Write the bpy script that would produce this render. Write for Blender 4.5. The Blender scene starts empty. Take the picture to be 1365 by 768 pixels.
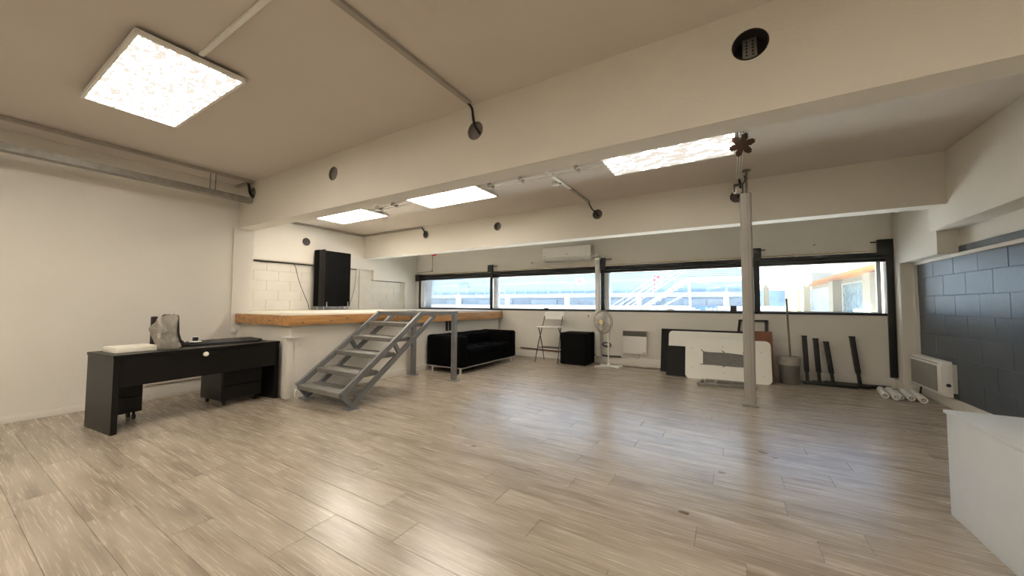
import bpy, bmesh, math, random
from mathutils import Vector, Matrix, noise

rnd = random.Random(7)
S = bpy.context.scene
COL = S.collection

# ------------------------------------------------------------------ camera
cam_d = bpy.data.cameras.new('camera')
cam = bpy.data.objects.new('camera', cam_d); COL.objects.link(cam)
cam_d.sensor_width = 36.0
cam_d.lens = 36.0 * 481.9 / 1365.0
cam_d.clip_start = 0.05; cam_d.clip_end = 500
_yaw, _pit, _rol = math.radians(31.018), math.radians(2.526), math.radians(0.246)
_f = Vector((-math.sin(_yaw)*math.cos(_pit), math.cos(_yaw)*math.cos(_pit), math.sin(_pit)))
_r = Vector((math.cos(_yaw), math.sin(_yaw), 0)); _u = _r.cross(_f)
_r2 = _r*math.cos(_rol) + _u*math.sin(_rol); _u2 = -_r*math.sin(_rol) + _u*math.cos(_rol)
_m = Matrix((_r2, _u2, -_f)).transposed().to_4x4(); _m.translation = (0, 0, 1.25)
cam.matrix_world = _m
S.camera = cam

# ------------------------------------------------------------------ world, sun, exposure
PANEL_POWER = 15.0
SUN_POWER = 110.0
SKY_POWER = 0.36
S.view_settings.view_transform = 'Standard'
S.view_settings.look = 'None'
S.view_settings.exposure = 0.55
S.view_settings.gamma = 1.0
S.view_settings.use_curve_mapping = False
W = bpy.data.worlds.new('sky'); S.world = W; W.use_nodes = True
wn = W.node_tree.nodes; wl = W.node_tree.links; wn.clear()
_sky = wn.new('ShaderNodeTexSky'); _sky.sky_type = 'NISHITA'; _sky.sun_disc = False
_sky.sun_elevation = math.radians(42); _sky.sun_rotation = math.radians(-84)
_bg = wn.new('ShaderNodeBackground'); _bg.inputs['Strength'].default_value = SKY_POWER
_wo = wn.new('ShaderNodeOutputWorld')
wl.new(_sky.outputs[0], _bg.inputs[0]); wl.new(_bg.outputs[0], _wo.inputs[0])
sun_d = bpy.data.lights.new('sun', 'SUN'); sun_d.energy = SUN_POWER; sun_d.angle = math.radians(0.6)
sun_d.color = (1.0, 0.95, 0.86)
sun = bpy.data.objects.new('sun', sun_d); COL.objects.link(sun)
sun.rotation_euler = Vector((0.72, -0.07, -0.69)).to_track_quat('-Z', 'Y').to_euler()
sun.location = (-10, 5, 20)

# ------------------------------------------------------------------ materials
def lin(c):
    if isinstance(c, str):
        c = tuple(int(c[i:i+2], 16)/255 for i in (0, 2, 4))
    return tuple(x/12.92 if x <= .04045 else ((x+.055)/1.055)**2.4 for x in c)

def mat(name, color, rough=.5, metal=0.0, var=.06, scale=6.0, bump=0.0, bscale=60.0, spec=.5, stretch=None, coat=0.0, rvar=0.0):
    m = bpy.data.materials.new(name); m.use_nodes = True
    n = m.node_tree.nodes; l = m.node_tree.links; b = n['Principled BSDF']
    c = lin(color)
    tc = n.new('ShaderNodeTexCoord'); mp = n.new('ShaderNodeMapping'); l.new(tc.outputs['Object'], mp.inputs[0])
    if stretch: mp.inputs['Scale'].default_value = stretch
    nz = n.new('ShaderNodeTexNoise'); nz.inputs['Scale'].default_value = scale; nz.inputs['Detail'].default_value = 5
    l.new(mp.outputs[0], nz.inputs['Vector'])
    rp = n.new('ShaderNodeValToRGB')
    rp.color_ramp.elements[0].position = .3; rp.color_ramp.elements[1].position = .7
    rp.color_ramp.elements[0].color = tuple(x*(1-var) for x in c)+(1,)
    rp.color_ramp.elements[1].color = tuple(min(1, x*(1+var)) for x in c)+(1,)
    l.new(nz.outputs['Fac'], rp.inputs[0]); l.new(rp.outputs[0], b.inputs['Base Color'])
    b.inputs['Roughness'].default_value = rough; b.inputs['Metallic'].default_value = metal
    b.inputs['Specular IOR Level'].default_value = spec
    if coat: b.inputs['Coat Weight'].default_value = coat; b.inputs['Coat Roughness'].default_value = .15
    if rvar:
        mr = n.new('ShaderNodeMapRange'); mr.inputs['To Min'].default_value = rough-rvar; mr.inputs['To Max'].default_value = rough+rvar
        l.new(nz.outputs['Fac'], mr.inputs['Value']); l.new(mr.outputs[0], b.inputs['Roughness'])
    if bump:
        n2 = n.new('ShaderNodeTexNoise'); n2.inputs['Scale'].default_value = bscale; n2.inputs['Detail'].default_value = 4
        l.new(mp.outputs[0], n2.inputs['Vector'])
        bp = n.new('ShaderNodeBump'); bp.inputs['Strength'].default_value = bump; bp.inputs['Distance'].default_value = .01
        l.new(n2.outputs['Fac'], bp.inputs['Height']); l.new(bp.outputs[0], b.inputs['Normal'])
    return m

M = {}
M['paint'] = mat('white_wall_paint', 'dcd8cf', .62, var=.03, scale=1.2, bump=.12, bscale=45)
M['ceiling'] = mat('ceiling_paint', 'cfc7be', .75, var=.03, scale=.9, bump=.1, bscale=60)
M['beam'] = mat('beam_paint', 'd9d4c9', .7, var=.03, scale=1.0, bump=.15, bscale=40)
M['block'] = mat('painted_blockwork', 'dedad0', .6, var=.04, scale=3, bump=.35, bscale=55)
M['slate'] = mat('slate_painted_blockwork', '4a525b', .36, var=.2, scale=4, bump=.15, bscale=40, rvar=.08, spec=.8)
M['white'] = mat('white_plastic', 'e6e4de', .38, var=.02)
M['white_gloss'] = mat('white_enamel', 'eceae4', .25, var=.02)
M['offwhite'] = mat('white_laminate', 'ecebe2', .35, var=.02, scale=3)
M['foam'] = mat('white_foam', 'eae6d8', .8, var=.03)
M['black'] = mat('black_metal', '0c0c0c', .42, var=.2)
M['blackwood'] = mat('black_brown_laminate', '0f0d0c', .36, var=.35, scale=5, stretch=(14, 1.2, 14), bump=.05, bscale=30, spec=.35)
M['blackfab'] = mat('black_cotton', '050506', .95, var=.25, scale=14, bump=.3, bscale=160, spec=.1)
M['blackfelt'] = mat('black_felt', '0b0b0b', .95, var=.25, scale=20, bump=.25, bscale=200, spec=.15)
M['blackpaint'] = mat('black_painted_board', '0c0c0c', .55, var=.25, scale=5, spec=.3)
M['blackcable'] = mat('black_cable', '0d0d0d', .5, var=.1)
M['steel'] = mat('grey_painted_steel', '7b7c7d', .45, metal=.1, var=.12, scale=9, bump=.05)
M['tread'] = mat('grey_tread_plate', '7f7d78', .6, metal=.15, var=.14, scale=14, bump=.5, bscale=90)
M['alu'] = mat('grey_aluminium', 'a09c95', .5, metal=.12, var=.05, stretch=(8, 8, .5))
M['alu_bright'] = mat('bright_aluminium', 'c9c9c7', .3, metal=.7, var=.05)
M['galv'] = mat('galvanised_steel', '8f8d87', .45, metal=.6, var=.2, scale=14)
M['trunk'] = mat('grey_trunking', 'a19a90', .55, var=.06)
M['trunkw'] = mat('white_trunking', 'e4e2dc', .5, var=.03)
M['chrome'] = mat('chrome', 'c8c8c8', .18, metal=1.0, var=.03)
M['sleeve'] = mat('grey_plastic_sleeve', '85807a', .6, var=.1)
M['darkhole'] = mat('dark_duct', '26221f', .9, var=.3)
M['fascia'] = mat('knotty_pine', 'b98a55', .48, var=.3, scale=3.0, stretch=(6, .8, 9), bump=.1, bscale=20)
M['deck'] = mat('pale_deck_vinyl', 'e0dacd', .45, var=.04, scale=3)
M['mdf'] = mat('brown_hardboard', '7a4a30', .6, var=.12, scale=8)
M['ornament'] = mat('brown_stained_wood', '3a2415', .65, var=.25, scale=20)
M['stick'] = mat('worn_brown_wood', '75645a', .6, var=.15, scale=9)
M['net'] = mat('grey_mesh_fabric', '7c7b77', .8, var=.2, scale=60)
M['binp'] = mat('grey_plastic_bin', '6e6a64', .4, var=.1)
M['binliner'] = mat('clear_bin_liner', 'a29d94', .35, var=.2, scale=12)
M['burgundy'] = mat('dark_burgundy_leather', '21171a', .45, var=.2)
M['greyfab'] = mat('dark_grey_nylon', '26272a', .6, var=.2, scale=10, bump=.15, bscale=120)
M['concrete'] = mat('pale_concrete', 'aeb9c4', .85, var=.1, scale=2)
M['concrete_d'] = mat('grey_concrete', '7d8894', .85, var=.12, scale=1.5)
M['cladding'] = mat('pale_cladding', '86a2c0', .6, var=.06, scale=2)
M['glassblue'] = mat('blue_shopfront_glass', '6c8db2', .2, var=.25, scale=1.3)
M['glassgreen'] = mat('green_grey_shopfront_glass', '566a66', .25, var=.4, scale=2.5)
M['railgrey'] = mat('grey_blue_rail', '8296a8', .5, var=.05)
M['extwhite'] = mat('white_exterior_paint', 'f2f3f4', .6, var=.02)
M['extcream'] = mat('cream_exterior_render', '8c8068', .8, var=.05)
M['orange'] = mat('orange_soffit', 'c07a2c', .7, var=.06)
M['red'] = mat('red_sign_paint', 'd22a3a', .5, var=.04)
M['blue'] = mat('blue_sign_paint', '2a5cc0', .5, var=.05)
M['asphalt'] = mat('pale_paving', '606468', .9, var=.1, scale=1.2)
M['reflect_white'] = mat('floor_reflection_white', 'e4ecf6', .7, var=.03, scale=.5)
M['wingwhite'] = mat('grey_white_eave_paint', 'a8a59c', .7, var=.04)
M['stairwhite'] = mat('pale_galvanised_paint', 'b9c4ce', .6, var=.03)
M['bounce_paving'] = mat('sun_bounce_white_paving', 'efede8', .8, var=.04, scale=1.5)
M['woodtrim'] = mat('raw_timber_trim', 'a08a62', .7, var=.25, scale=10, stretch=(1, 8, 8))
M['copper'] = mat('old_copper_pipe', '6b4c3c', .5, metal=.4, var=.3, scale=20)
M['joint'] = mat('dark_plank_joint', '6a5d4f', .9, var=.1)
M['darkgrey'] = mat('dark_grey_plastic', '3b3a38', .5, var=.1)
M['fanhub'] = mat('yellowed_plastic', 'd9c48f', .4, var=.03)
M['grille'] = mat('grey_heater_grille', '8d8a84', .5, var=.05)
M['coolwhite'] = mat('cool_white_enamel', 'd5dbe0', .35, var=.02)
M['flake'] = mat('brown_paint_flake', '6d5b4c', .8, var=.2)

def wood_floor():
    m = bpy.data.materials.new('grey_oak_laminate'); m.use_nodes = True
    n = m.node_tree.nodes; l = m.node_tree.links; b = n['Principled BSDF']
    tc = n.new('ShaderNodeTexCoord'); oi = n.new('ShaderNodeObjectInfo')
    ml = n.new('ShaderNodeMath'); ml.operation = 'MULTIPLY'; ml.inputs[1].default_value = 47.0
    l.new(oi.outputs['Random'], ml.inputs[0])
    ad = n.new('ShaderNodeVectorMath'); ad.operation = 'ADD'
    l.new(tc.outputs['Object'], ad.inputs[0]); l.new(ml.outputs[0], ad.inputs[1])
    def nz(sc, stretch, det=4, dist=0.0):
        mp = n.new('ShaderNodeMapping'); mp.inputs['Scale'].default_value = stretch
        l.new(ad.outputs[0], mp.inputs[0])
        t = n.new('ShaderNodeTexNoise'); t.inputs['Scale'].default_value = sc
        t.inputs['Detail'].default_value = det; t.inputs['Distortion'].default_value = dist
        l.new(mp.outputs[0], t.inputs['Vector']); return t
    big = nz(1.7, (1.0, 7.0, 1), 3, .6)         # cloudy figure along the plank
    fine = nz(5.0, (.7, 26, 1), 4, .2)         # fine grain
    rp = n.new('ShaderNodeValToRGB'); e = rp.color_ramp.elements
    e[0].position = .30; e[0].color = lin('8c7f6f')+(1,)
    e[1].position = .66; e[1].color = lin('b4a897')+(1,)
    k = e.new(.47); k.color = lin('a69a88')+(1,)
    l.new(big.outputs['Fac'], rp.inputs[0])
    r2 = n.new('ShaderNodeValToRGB'); r2.color_ramp.elements[0].position = .3; r2.color_ramp.elements[1].position = .62
    r2.color_ramp.elements[0].color = (.84, .84, .84, 1); r2.color_ramp.elements[1].color = (1.04, 1.04, 1.04, 1)
    l.new(fine.outputs['Fac'], r2.inputs[0])
    mx = n.new('ShaderNodeMix'); mx.data_type = 'RGBA'; mx.blend_type = 'MULTIPLY'; mx.inputs[0].default_value = .8
    l.new(rp.outputs[0], mx.inputs[6]); l.new(r2.outputs[0], mx.inputs[7])
    tone = n.new('ShaderNodeMapRange'); tone.inputs['To Min'].default_value = .93; tone.inputs['To Max'].default_value = 1.05
    l.new(oi.outputs['Random'], tone.inputs['Value'])
    hs = n.new('ShaderNodeHueSaturation'); l.new(tone.outputs[0], hs.inputs['Value']); l.new(mx.outputs[2], hs.inputs['Color'])
    l.new(hs.outputs[0], b.inputs['Base Color'])
    mr = n.new('ShaderNodeMapRange'); mr.inputs['To Min'].default_value = .25; mr.inputs['To Max'].default_value = .29
    l.new(fine.outputs['Fac'], mr.inputs['Value']); l.new(mr.outputs[0], b.inputs['Roughness'])
    bp = n.new('ShaderNodeBump'); bp.inputs['Strength'].default_value = .035; bp.inputs['Distance'].default_value = .003
    l.new(fine.outputs['Fac'], bp.inputs['Height']); l.new(bp.outputs[0], b.inputs['Normal'])
    b.inputs['Specular IOR Level'].default_value = .9
    return m
M['floor'] = wood_floor()

def diffuser(name, mottle, scale=13, lo=.485):
    m = bpy.data.materials.new(name); m.use_nodes = True
    n = m.node_tree.nodes; l = m.node_tree.links; n.clear()
    o = n.new('ShaderNodeOutputMaterial'); em = n.new('ShaderNodeEmission'); l.new(em.outputs[0], o.inputs[0])
    em.inputs['Color'].default_value = (1.0, .90, .775, 1)
    tc = n.new('ShaderNodeTexCoord')
    t = n.new('ShaderNodeTexNoise'); t.inputs['Scale'].default_value = scale; t.inputs['Detail'].default_value = 3; t.inputs['Distortion'].default_value = 1.0
    mp = n.new('ShaderNodeMapping'); mp.inputs['Scale'].default_value = (1, 2.2, 1); l.new(tc.outputs['Object'], mp.inputs[0]); l.new(mp.outputs[0], t.inputs['Vector'])
    mr = n.new('ShaderNodeMapRange'); mr.inputs['From Min'].default_value = lo; mr.inputs['From Max'].default_value = lo+.03
    mr.inputs['To Min'].default_value = PANEL_POWER*(1-mottle); mr.inputs['To Max'].default_value = PANEL_POWER
    l.new(t.outputs['Fac'], mr.inputs['Value']); l.new(mr.outputs[0], em.inputs['Strength'])
    return m
M['diff_stained'] = diffuser('stained_light_diffuser', 1-.66/PANEL_POWER)
M['diff_mottled'] = diffuser('mottled_light_diffuser', 1-.62/PANEL_POWER, 6, .53)
M['diff_clean'] = diffuser('light_diffuser', .15)

def glass(name, haze):
    m = bpy.data.materials.new(name); m.use_nodes = True
    n = m.node_tree.nodes; l = m.node_tree.links; n.clear()
    o = n.new('ShaderNodeOutputMaterial')
    tr = n.new('ShaderNodeBsdfTransparent'); tr.inputs[0].default_value = (.9, .95, .98, 1)
    gl = n.new('ShaderNodeBsdfGlossy'); gl.inputs['Roughness'].default_value = .02
    df = n.new('ShaderNodeBsdfDiffuse'); df.inputs[0].default_value = (.85, .9, .95, 1)
    tl = n.new('ShaderNodeBsdfTranslucent'); tl.inputs[0].default_value = (.85, .92, 1, 1)
    fr = n.new('ShaderNodeFresnel'); fr.inputs[0].default_value = 1.45
    a = n.new('ShaderNodeMixShader'); l.new(fr.outputs[0], a.inputs[0]); l.new(tr.outputs[0], a.inputs[1]); l.new(gl.outputs[0], a.inputs[2])
    d = n.new('ShaderNodeMixShader'); d.inputs[0].default_value = .6; l.new(df.outputs[0], d.inputs[1]); l.new(tl.outputs[0], d.inputs[2])
    tc = n.new('ShaderNodeTexCoord'); nz = n.new('ShaderNodeTexNoise'); nz.inputs['Scale'].default_value = 3; l.new(tc.outputs['Object'], nz.inputs['Vector'])
    mr = n.new('ShaderNodeMapRange'); mr.inputs['To Min'].default_value = haze*.5; mr.inputs['To Max'].default_value = haze*1.5; l.new(nz.outputs['Fac'], mr.inputs['Value'])
    c = n.new('ShaderNodeMixShader'); l.new(mr.outputs[0], c.inputs[0]); l.new(a.outputs[0], c.inputs[1]); l.new(d.outputs[0], c.inputs[2])
    l.new(c.outputs[0], o.inputs[0]); return m
M['glass'] = glass('dusty_veiled_window_glass', .05)  # white film mixed in: dirt, and a veil imitating outdoor glare

def film(name, color, alpha):
    m = bpy.data.materials.new(name); m.use_nodes = True
    n = m.node_tree.nodes; l = m.node_tree.links; b = n['Principled BSDF']
    b.inputs['Base Color'].default_value = lin(color)+(1,); b.inputs['Roughness'].default_value = .35
    o = n['Material Output']; tr = n.new('ShaderNodeBsdfTransparent'); mx = n.new('ShaderNodeMixShader')
    tc = n.new('ShaderNodeTexCoord'); nz = n.new('ShaderNodeTexNoise'); nz.inputs['Scale'].default_value = 9
    l.new(tc.outputs['Object'], nz.inputs['Vector'])
    mr = n.new('ShaderNodeMapRange'); mr.inputs['To Min'].default_value = alpha-.2; mr.inputs['To Max'].default_value = min(1, alpha+.2)
    l.new(nz.outputs['Fac'], mr.inputs['Value']); l.new(mr.outputs[0], mx.inputs[0])
    l.new(tr.outputs[0], mx.inputs[1]); l.new(b.outputs[0], mx.inputs[2]); l.new(mx.outputs[0], o.inputs[0])
    return m
M['bag'] = film('grey_translucent_plastic', 'b0ab9e', .48)

# ------------------------------------------------------------------ mesh helpers
class MB:
    def __init__(s, X=None): s.v = []; s.f = []; s.X = X
    def add(s, vs, fs):
        k = len(s.v)
        s.v += [tuple(s.X @ Vector(p)) if s.X else tuple(p) for p in vs]
        s.f += [tuple(i+k for i in q) for q in fs]; return s
    def box(s, x0, x1, y0, y1, z0, z1):
        x0, x1 = sorted((x0, x1)); y0, y1 = sorted((y0, y1)); z0, z1 = sorted((z0, z1))
        return s.add([(x0,y0,z0),(x1,y0,z0),(x1,y1,z0),(x0,y1,z0),(x0,y0,z1),(x1,y0,z1),(x1,y1,z1),(x0,y1,z1)],
                     [(3,2,1,0),(4,5,6,7),(0,1,5,4),(1,2,6,5),(2,3,7,6),(3,0,4,7)])
    def bar(s, p, q, w, h, up=(0, 0, 1)):
        p, q = Vector(p), Vector(q); d = (q-p).normalized(); up = Vector(up)
        a = d.cross(up)
        if a.length < 1e-4: a = d.cross(Vector((0, 1, 0)))
        a.normalize(); b = a.cross(d).normalized(); a = a*w/2; b = b*h/2
        vs = [p-a-b, p+a-b, p+a+b, p-a+b, q-a-b, q+a-b, q+a+b, q-a+b]
        return s.add(vs, [(0,1,2,3),(7,6,5,4),(0,4,5,1),(1,5,6,2),(2,6,7,3),(3,7,4,0)])
    def cyl(s, p, q, r, r2=None, n=14, cap=True):
        p, q = Vector(p), Vector(q); d = (q-p).normalized(); r2 = r if r2 is None else r2
        a = d.orthogonal().normalized(); b = d.cross(a)
        vs = []
        for c, rr in ((p, r), (q, r2)):
            for i in range(n):
                t = 2*math.pi*i/n; vs.append(c + a*math.cos(t)*rr + b*math.sin(t)*rr)
        fs = [(i, (i+1) % n, n+(i+1) % n, n+i) for i in range(n)]
        if cap: fs += [tuple(range(n-1, -1, -1)), tuple(range(n, 2*n))]
        return s.add(vs, fs)
    def tube(s, pts, r, n=8, smooth=True):
        pts = [Vector(p) for p in pts]
        if smooth and len(pts) > 2:
            out = []
            for i in range(len(pts)-1):
                p0 = pts[max(i-1, 0)]; p1 = pts[i]; p2 = pts[i+1]; p3 = pts[min(i+2, len(pts)-1)]
                for k in range(5):
                    t = k/5
                    out.append(.5*((2*p1)+(-p0+p2)*t+(2*p0-5*p1+4*p2-p3)*t*t+(-p0+3*p1-3*p2+p3)*t**3))
            pts = out+[pts[-1]]
        vs = []; prev = None
        for i, p in enumerate(pts):
            d = (pts[min(i+1, len(pts)-1)]-pts[max(i-1, 0)]).normalized()
            a = d.orthogonal().normalized() if prev is None else (prev-d*prev.dot(d)).normalized()
            prev = a; b = d.cross(a)
            for k in range(n):
                t = 2*math.pi*k/n; vs.append(p+a*math.cos(t)*r+b*math.sin(t)*r)
        fs = []
        for i in range(len(pts)-1):
            for k in range(n):
                fs.append((i*n+k, i*n+(k+1) % n, (i+1)*n+(k+1) % n, (i+1)*n+k))
        L = (len(pts)-1)*n
        fs += [tuple(range(n-1, -1, -1)), tuple(range(L, L+n))]
        return s.add(vs, fs)
    def prism(s, poly, ax, a, b):
        """poly: 2D outline; ax: axis of extrusion ('x': (y,z), 'y': (x,z), 'z': (x,y))"""
        def P(u, v, w): return {'x': (w, u, v), 'y': (u, w, v), 'z': (u, v, w)}[ax]
        n = len(poly)
        vs = [P(u, v, a) for u, v in poly]+[P(u, v, b) for u, v in poly]
        return s.add(vs, [tuple(range(n)), tuple(range(2*n-1, n-1, -1))]+[(i, n+i, n+(i+1) % n, (i+1) % n) for i in range(n)])
    def lathe(s, prof, c, n=20, axis=(0, 0, 1)):
        """prof: list of (r, h) from bottom to top"""
        d = Vector(axis).normalized(); a = d.orthogonal().normalized(); b = d.cross(a); c = Vector(c)
        vs = []
        for r, h in prof:
            for i in range(n):
                t = 2*math.pi*i/n; vs.append(c+d*h+a*math.cos(t)*r+b*math.sin(t)*r)
        m = len(prof)
        fs = [(j*n+i, j*n+(i+1) % n, (j+1)*n+(i+1) % n, (j+1)*n+i) for j in range(m-1) for i in range(n)]
        fs += [tuple(range(n-1, -1, -1)), tuple(range((m-1)*n, m*n))]
        return s.add(vs, fs)
    def torus(s, c, R, r, axis=(0, 0, 1), n=32, k=6):
        d = Vector(axis).normalized(); a = d.orthogonal().normalized(); b = d.cross(a); c = Vector(c)
        vs = []
        for i in range(n):
            t = 2*math.pi*i/n; e = a*math.cos(t)+b*math.sin(t)
            for j in range(k):
                u = 2*math.pi*j/k; vs.append(c+e*(R+r*math.cos(u))+d*r*math.sin(u))
        return s.add(vs, [(i*k+j, ((i+1) % n)*k+j, ((i+1) % n)*k+(j+1) % k, i*k+(j+1) % k) for i in range(n) for j in range(k)])
    def ball(s, c, r, n=14, m=9, sc=(1, 1, 1)):
        c = Vector(c); vs = []
        for j in range(1, m):
            p = math.pi*j/m
            for i in range(n):
                t = 2*math.pi*i/n
                vs.append(c+Vector((math.sin(p)*math.cos(t)*sc[0], math.sin(p)*math.sin(t)*sc[1], math.cos(p)*sc[2]))*r)
        vs += [c+Vector((0, 0, r*sc[2])), c-Vector((0, 0, r*sc[2]))]
        N = (m-1)*n
        fs = [(j*n+i, (j+1)*n+i, (j+1)*n+(i+1) % n, j*n+(i+1) % n) for j in range(m-2) for i in range(n)]
        fs += [(N, i, (i+1) % n) for i in range(n)]+[(N+1, (m-2)*n+(i+1) % n, (m-2)*n+i) for i in range(n)]
        return s.add(vs, fs)

def wpos(o):
    p = Vector((0, 0, 0))
    while o: p += o.location; o = o.parent
    return p

def link(name, me, m, parent):
    o = bpy.data.objects.new(name, me); COL.objects.link(o)
    if m: me.materials.append(M[m] if isinstance(m, str) else m)
    if parent: o.parent = parent
    return o

def finish(me, smooth=True, ang=35):
    if smooth:
        me.polygons.foreach_set('use_smooth', [True]*len(me.polygons))
        me.set_sharp_from_angle(angle=math.radians(ang))
    me.update()

def obj(name, mb, m, parent=None, bevel=0.0, seg=2, kind=None, label=None, cat=None, group=None, origin=None, recalc=False, ang=35):
    off = wpos(parent) if parent else Vector(origin or (0, 0, 0))
    me = bpy.data.meshes.new(name)
    me.from_pydata([tuple(Vector(v)-off) for v in mb.v], [], mb.f)
    bm = bmesh.new(); bm.from_mesh(me)
    if recalc or bevel: bmesh.ops.recalc_face_normals(bm, faces=bm.faces)
    if bevel:
        es = [e for e in bm.edges if len(e.link_faces) == 2 and e.calc_face_angle(0) > .6]
        bmesh.ops.bevel(bm, geom=es, offset=bevel, segments=seg, affect='EDGES', profile=.6, clamp_overlap=True)
    bm.to_mesh(me); bm.free()
    finish(me, ang=ang)
    o = link(name, me, m, parent)
    if not parent and origin: o.location = origin
    if kind: o['kind'] = kind
    if label: o['label'] = label
    if cat: o['category'] = cat
    if group: o['group'] = group
    return o

def thing(name, label, cat, loc=(0, 0, 0), group=None, kind=None):
    o = bpy.data.objects.new(name, None); COL.objects.link(o); o.location = loc; o.empty_display_size = .1
    if label: o['label'] = label
    if cat: o['category'] = cat
    if group: o['group'] = group
    if kind: o['kind'] = kind
    return o

def copy_tree(o, loc=None, parent=None):
    c = o.copy(); COL.objects.link(c)
    if parent: c.parent = parent
    if loc is not None: c.location = loc
    for ch in [x for x in bpy.data.objects if x.parent == o]: copy_tree(ch, None, c)
    return c

def struct(name, mb, m, parent=None, bevel=0.0):
    return obj(name, mb, m, parent, bevel, kind=None if parent else 'structure')

# ------------------------------------------------------------------ room constants
LX, AX, RX, PX = -6.39, -7.90, 2.32, 2.14      # left wall, alcove wall, right wall, right pier face
WY = 7.68                                      # inner face of the window wall
B1, B1b, BZ = 2.53, 2.74, 2.38                 # near beam front, back, underside
B2, B2b = 5.86, 6.10                           # far beam
CZ, CZ2 = 3.03, 2.97
BACK = -2.6

# floor: a dark joint bed with single laminate planks on it
fb = MB(); fb.box(-8.2, 2.6, .17, 7.95, -.2, -.004)
floor = struct('floor', fb, 'joint')
ff = MB(); ff.box(-8.2, 2.6, BACK-.2, .168, -.2, 0)
obj('plank_field', ff, 'floor', floor)['kind'] = 'stuff'
ROW, LEN = .197, 1.345
known = {0: -2.017, 1: -2.89, 2: -1.856, 3: -.964, 4: -1.30, 5: -1.527, 6: -.97, 7: -.742, 8: .274, 9: -.122, 11: .602}
pm = {}
for k in range(-5, 34):
    y0 = 1.154+ROW*k; y1 = min(y0+ROW, WY)
    j = known.get(k, rnd.uniform(-LEN, 0))
    xmin = LX if y1 < 2.6 else -4.96
    x = j-LEN*math.ceil((j-xmin)/LEN)
    while x < RX:
        a, b = max(x, xmin), min(x+LEN, RX)
        x += LEN
        if b-a < .02 or y1-y0 < .02: continue
        key = (round(b-a, 3), round(y1-y0, 3))
        if key not in pm:
            h, w = (b-a)/2-.0007, (y1-y0)/2-.0007
            q = MB(); q.add([(-h,-w,-.012),(h,-w,-.012),(h,w,-.012),(-h,w,-.012),(-h,-w,-.0012),(h,-w,-.0012),(h,w,-.0012),(-h,w,-.0012),
                             (-h+.0012,-w+.0012,0),(h-.0012,-w+.0012,0),(h-.0012,w-.0012,0),(-h+.0012,w-.0012,0)],
                            [(0,1,5,4),(1,2,6,5),(2,3,7,6),(3,0,4,7),(4,5,9,8),(5,6,10,9),(6,7,11,10),(7,4,8,11),(8,9,10,11)])
            me = bpy.data.meshes.new('plank'); me.from_pydata(q.v, [], q.f); me.update(); me.materials.append(M['floor']); pm[key] = me
        o = bpy.data.objects.new('plank', pm[key]); COL.objects.link(o); o.parent = floor
        o.location = ((a+b)/2, (y0+y1)/2, 0)

# ceilings
struct('ceiling', MB().box(LX-.3, RX+.3, BACK-.2, B1+.05, CZ, CZ+.25), 'ceiling')
struct('ceiling', MB().box(AX-.3, RX+.3, B1b-.05, WY+.4, CZ2, CZ2+.31), 'ceiling')

# beams with round service holes (booleans baked into the mesh)
def bored(name, mb, m, holes):
    o = obj(name, mb, m, None, kind='structure')
    for i, (p, q, r) in enumerate(holes):
        c = MB().cyl(p, q, r, n=28)
        me = bpy.data.meshes.new('bore'); me.from_pydata(c.v, [], c.f); me.update()
        t = bpy.data.objects.new('bore', me); COL.objects.link(t)
        bo = o.modifiers.new('bore', 'BOOLEAN'); bo.operation = 'DIFFERENCE'; bo.object = t; bo.solver = 'EXACT'
        bpy.context.view_layer.update()
        ev = o.evaluated_get(bpy.context.evaluated_depsgraph_get())
        nm = bpy.data.meshes.new_from_object(ev); o.modifiers.clear(); old = o.data; o.data = nm; bpy.data.meshes.remove(old)
        bpy.data.objects.remove(t); bpy.data.meshes.remove(me)
    o.data.name = name; finish(o.data, ang=30)
    return o
HZ = 2.79; HZ2 = 2.765; HR = .084
h1 = [(-5.97, 2.86), (-4.01, HZ), (-1.91, HZ), (.135, HZ+.02)]
h2 = [(-5.77, HZ2+.02), (-3.86, HZ2), (-1.865, HZ2-.01), (.115, HZ2-.01)]
bored('trim_1', MB().box(LX-.02, RX+.02, B1, B1b, BZ, CZ+.02), 'beam', [((x, B1-.1, z), (x, B1+.12, z), .095 if x > 0 else HR) for x, z in h1])
bored('trim_2', MB().box(AX-.05, PX+.02, B2, B2b, BZ, CZ2+.02), 'beam', [((x, B2-.1, z), (x, B2+.12, z), HR) for x, z in h2])
def sleeve(x, y, z, r, label, m='sleeve', axis=(0, 1, 0), depth=.1):
    a = Vector(axis); c = Vector((x, y, z))
    t = thing('pipe_sleeve', label, 'pipe sleeve', c, 'round service sleeves in the beams and wall')
    b = MB(); n = 24; e = a.orthogonal().normalized(); f_ = a.cross(e)
    vs = []
    for rr, d in ((r-.001, -.003), (r-.008, -.003), (r-.008, depth-.012), (.0, depth-.012), (0, depth-.004), (r-.001, depth-.004)):
        for i in range(n):
            tt = 2*math.pi*i/n; vs.append(c+a*d+e*math.cos(tt)*rr+f_*math.sin(tt)*rr)
    b.add(vs, [(j*n+i, j*n+(i+1) % n, (j+1)*n+(i+1) % n, (j+1)*n+i) for j in range(5) for i in range(n)])
    obj('liner', b, m, t, recalc=True)
    return t
wh = ['half hidden behind the hung steel channel on the near beam', 'without any cable on the near beam, above the stage',
      'with a black cable dropping in, mid way along the near beam', 'large, with a slotted metal channel passing inside, right on the near beam']
for (x, z), w in zip(h1, wh):
    sleeve(x, B1, z, .095 if x > 0 else HR, 'round sleeve '+w, 'sleeve' if x < 0 else 'darkhole', depth=.04 if x < 0 else .115)
wh2 = ['dark with a bent black cable, on the far beam above the stage', 'dark and empty on the far beam above the sofa',
       'dark with a black cable, on the far beam above the air conditioner', 'behind the pole top on the far beam']
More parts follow.
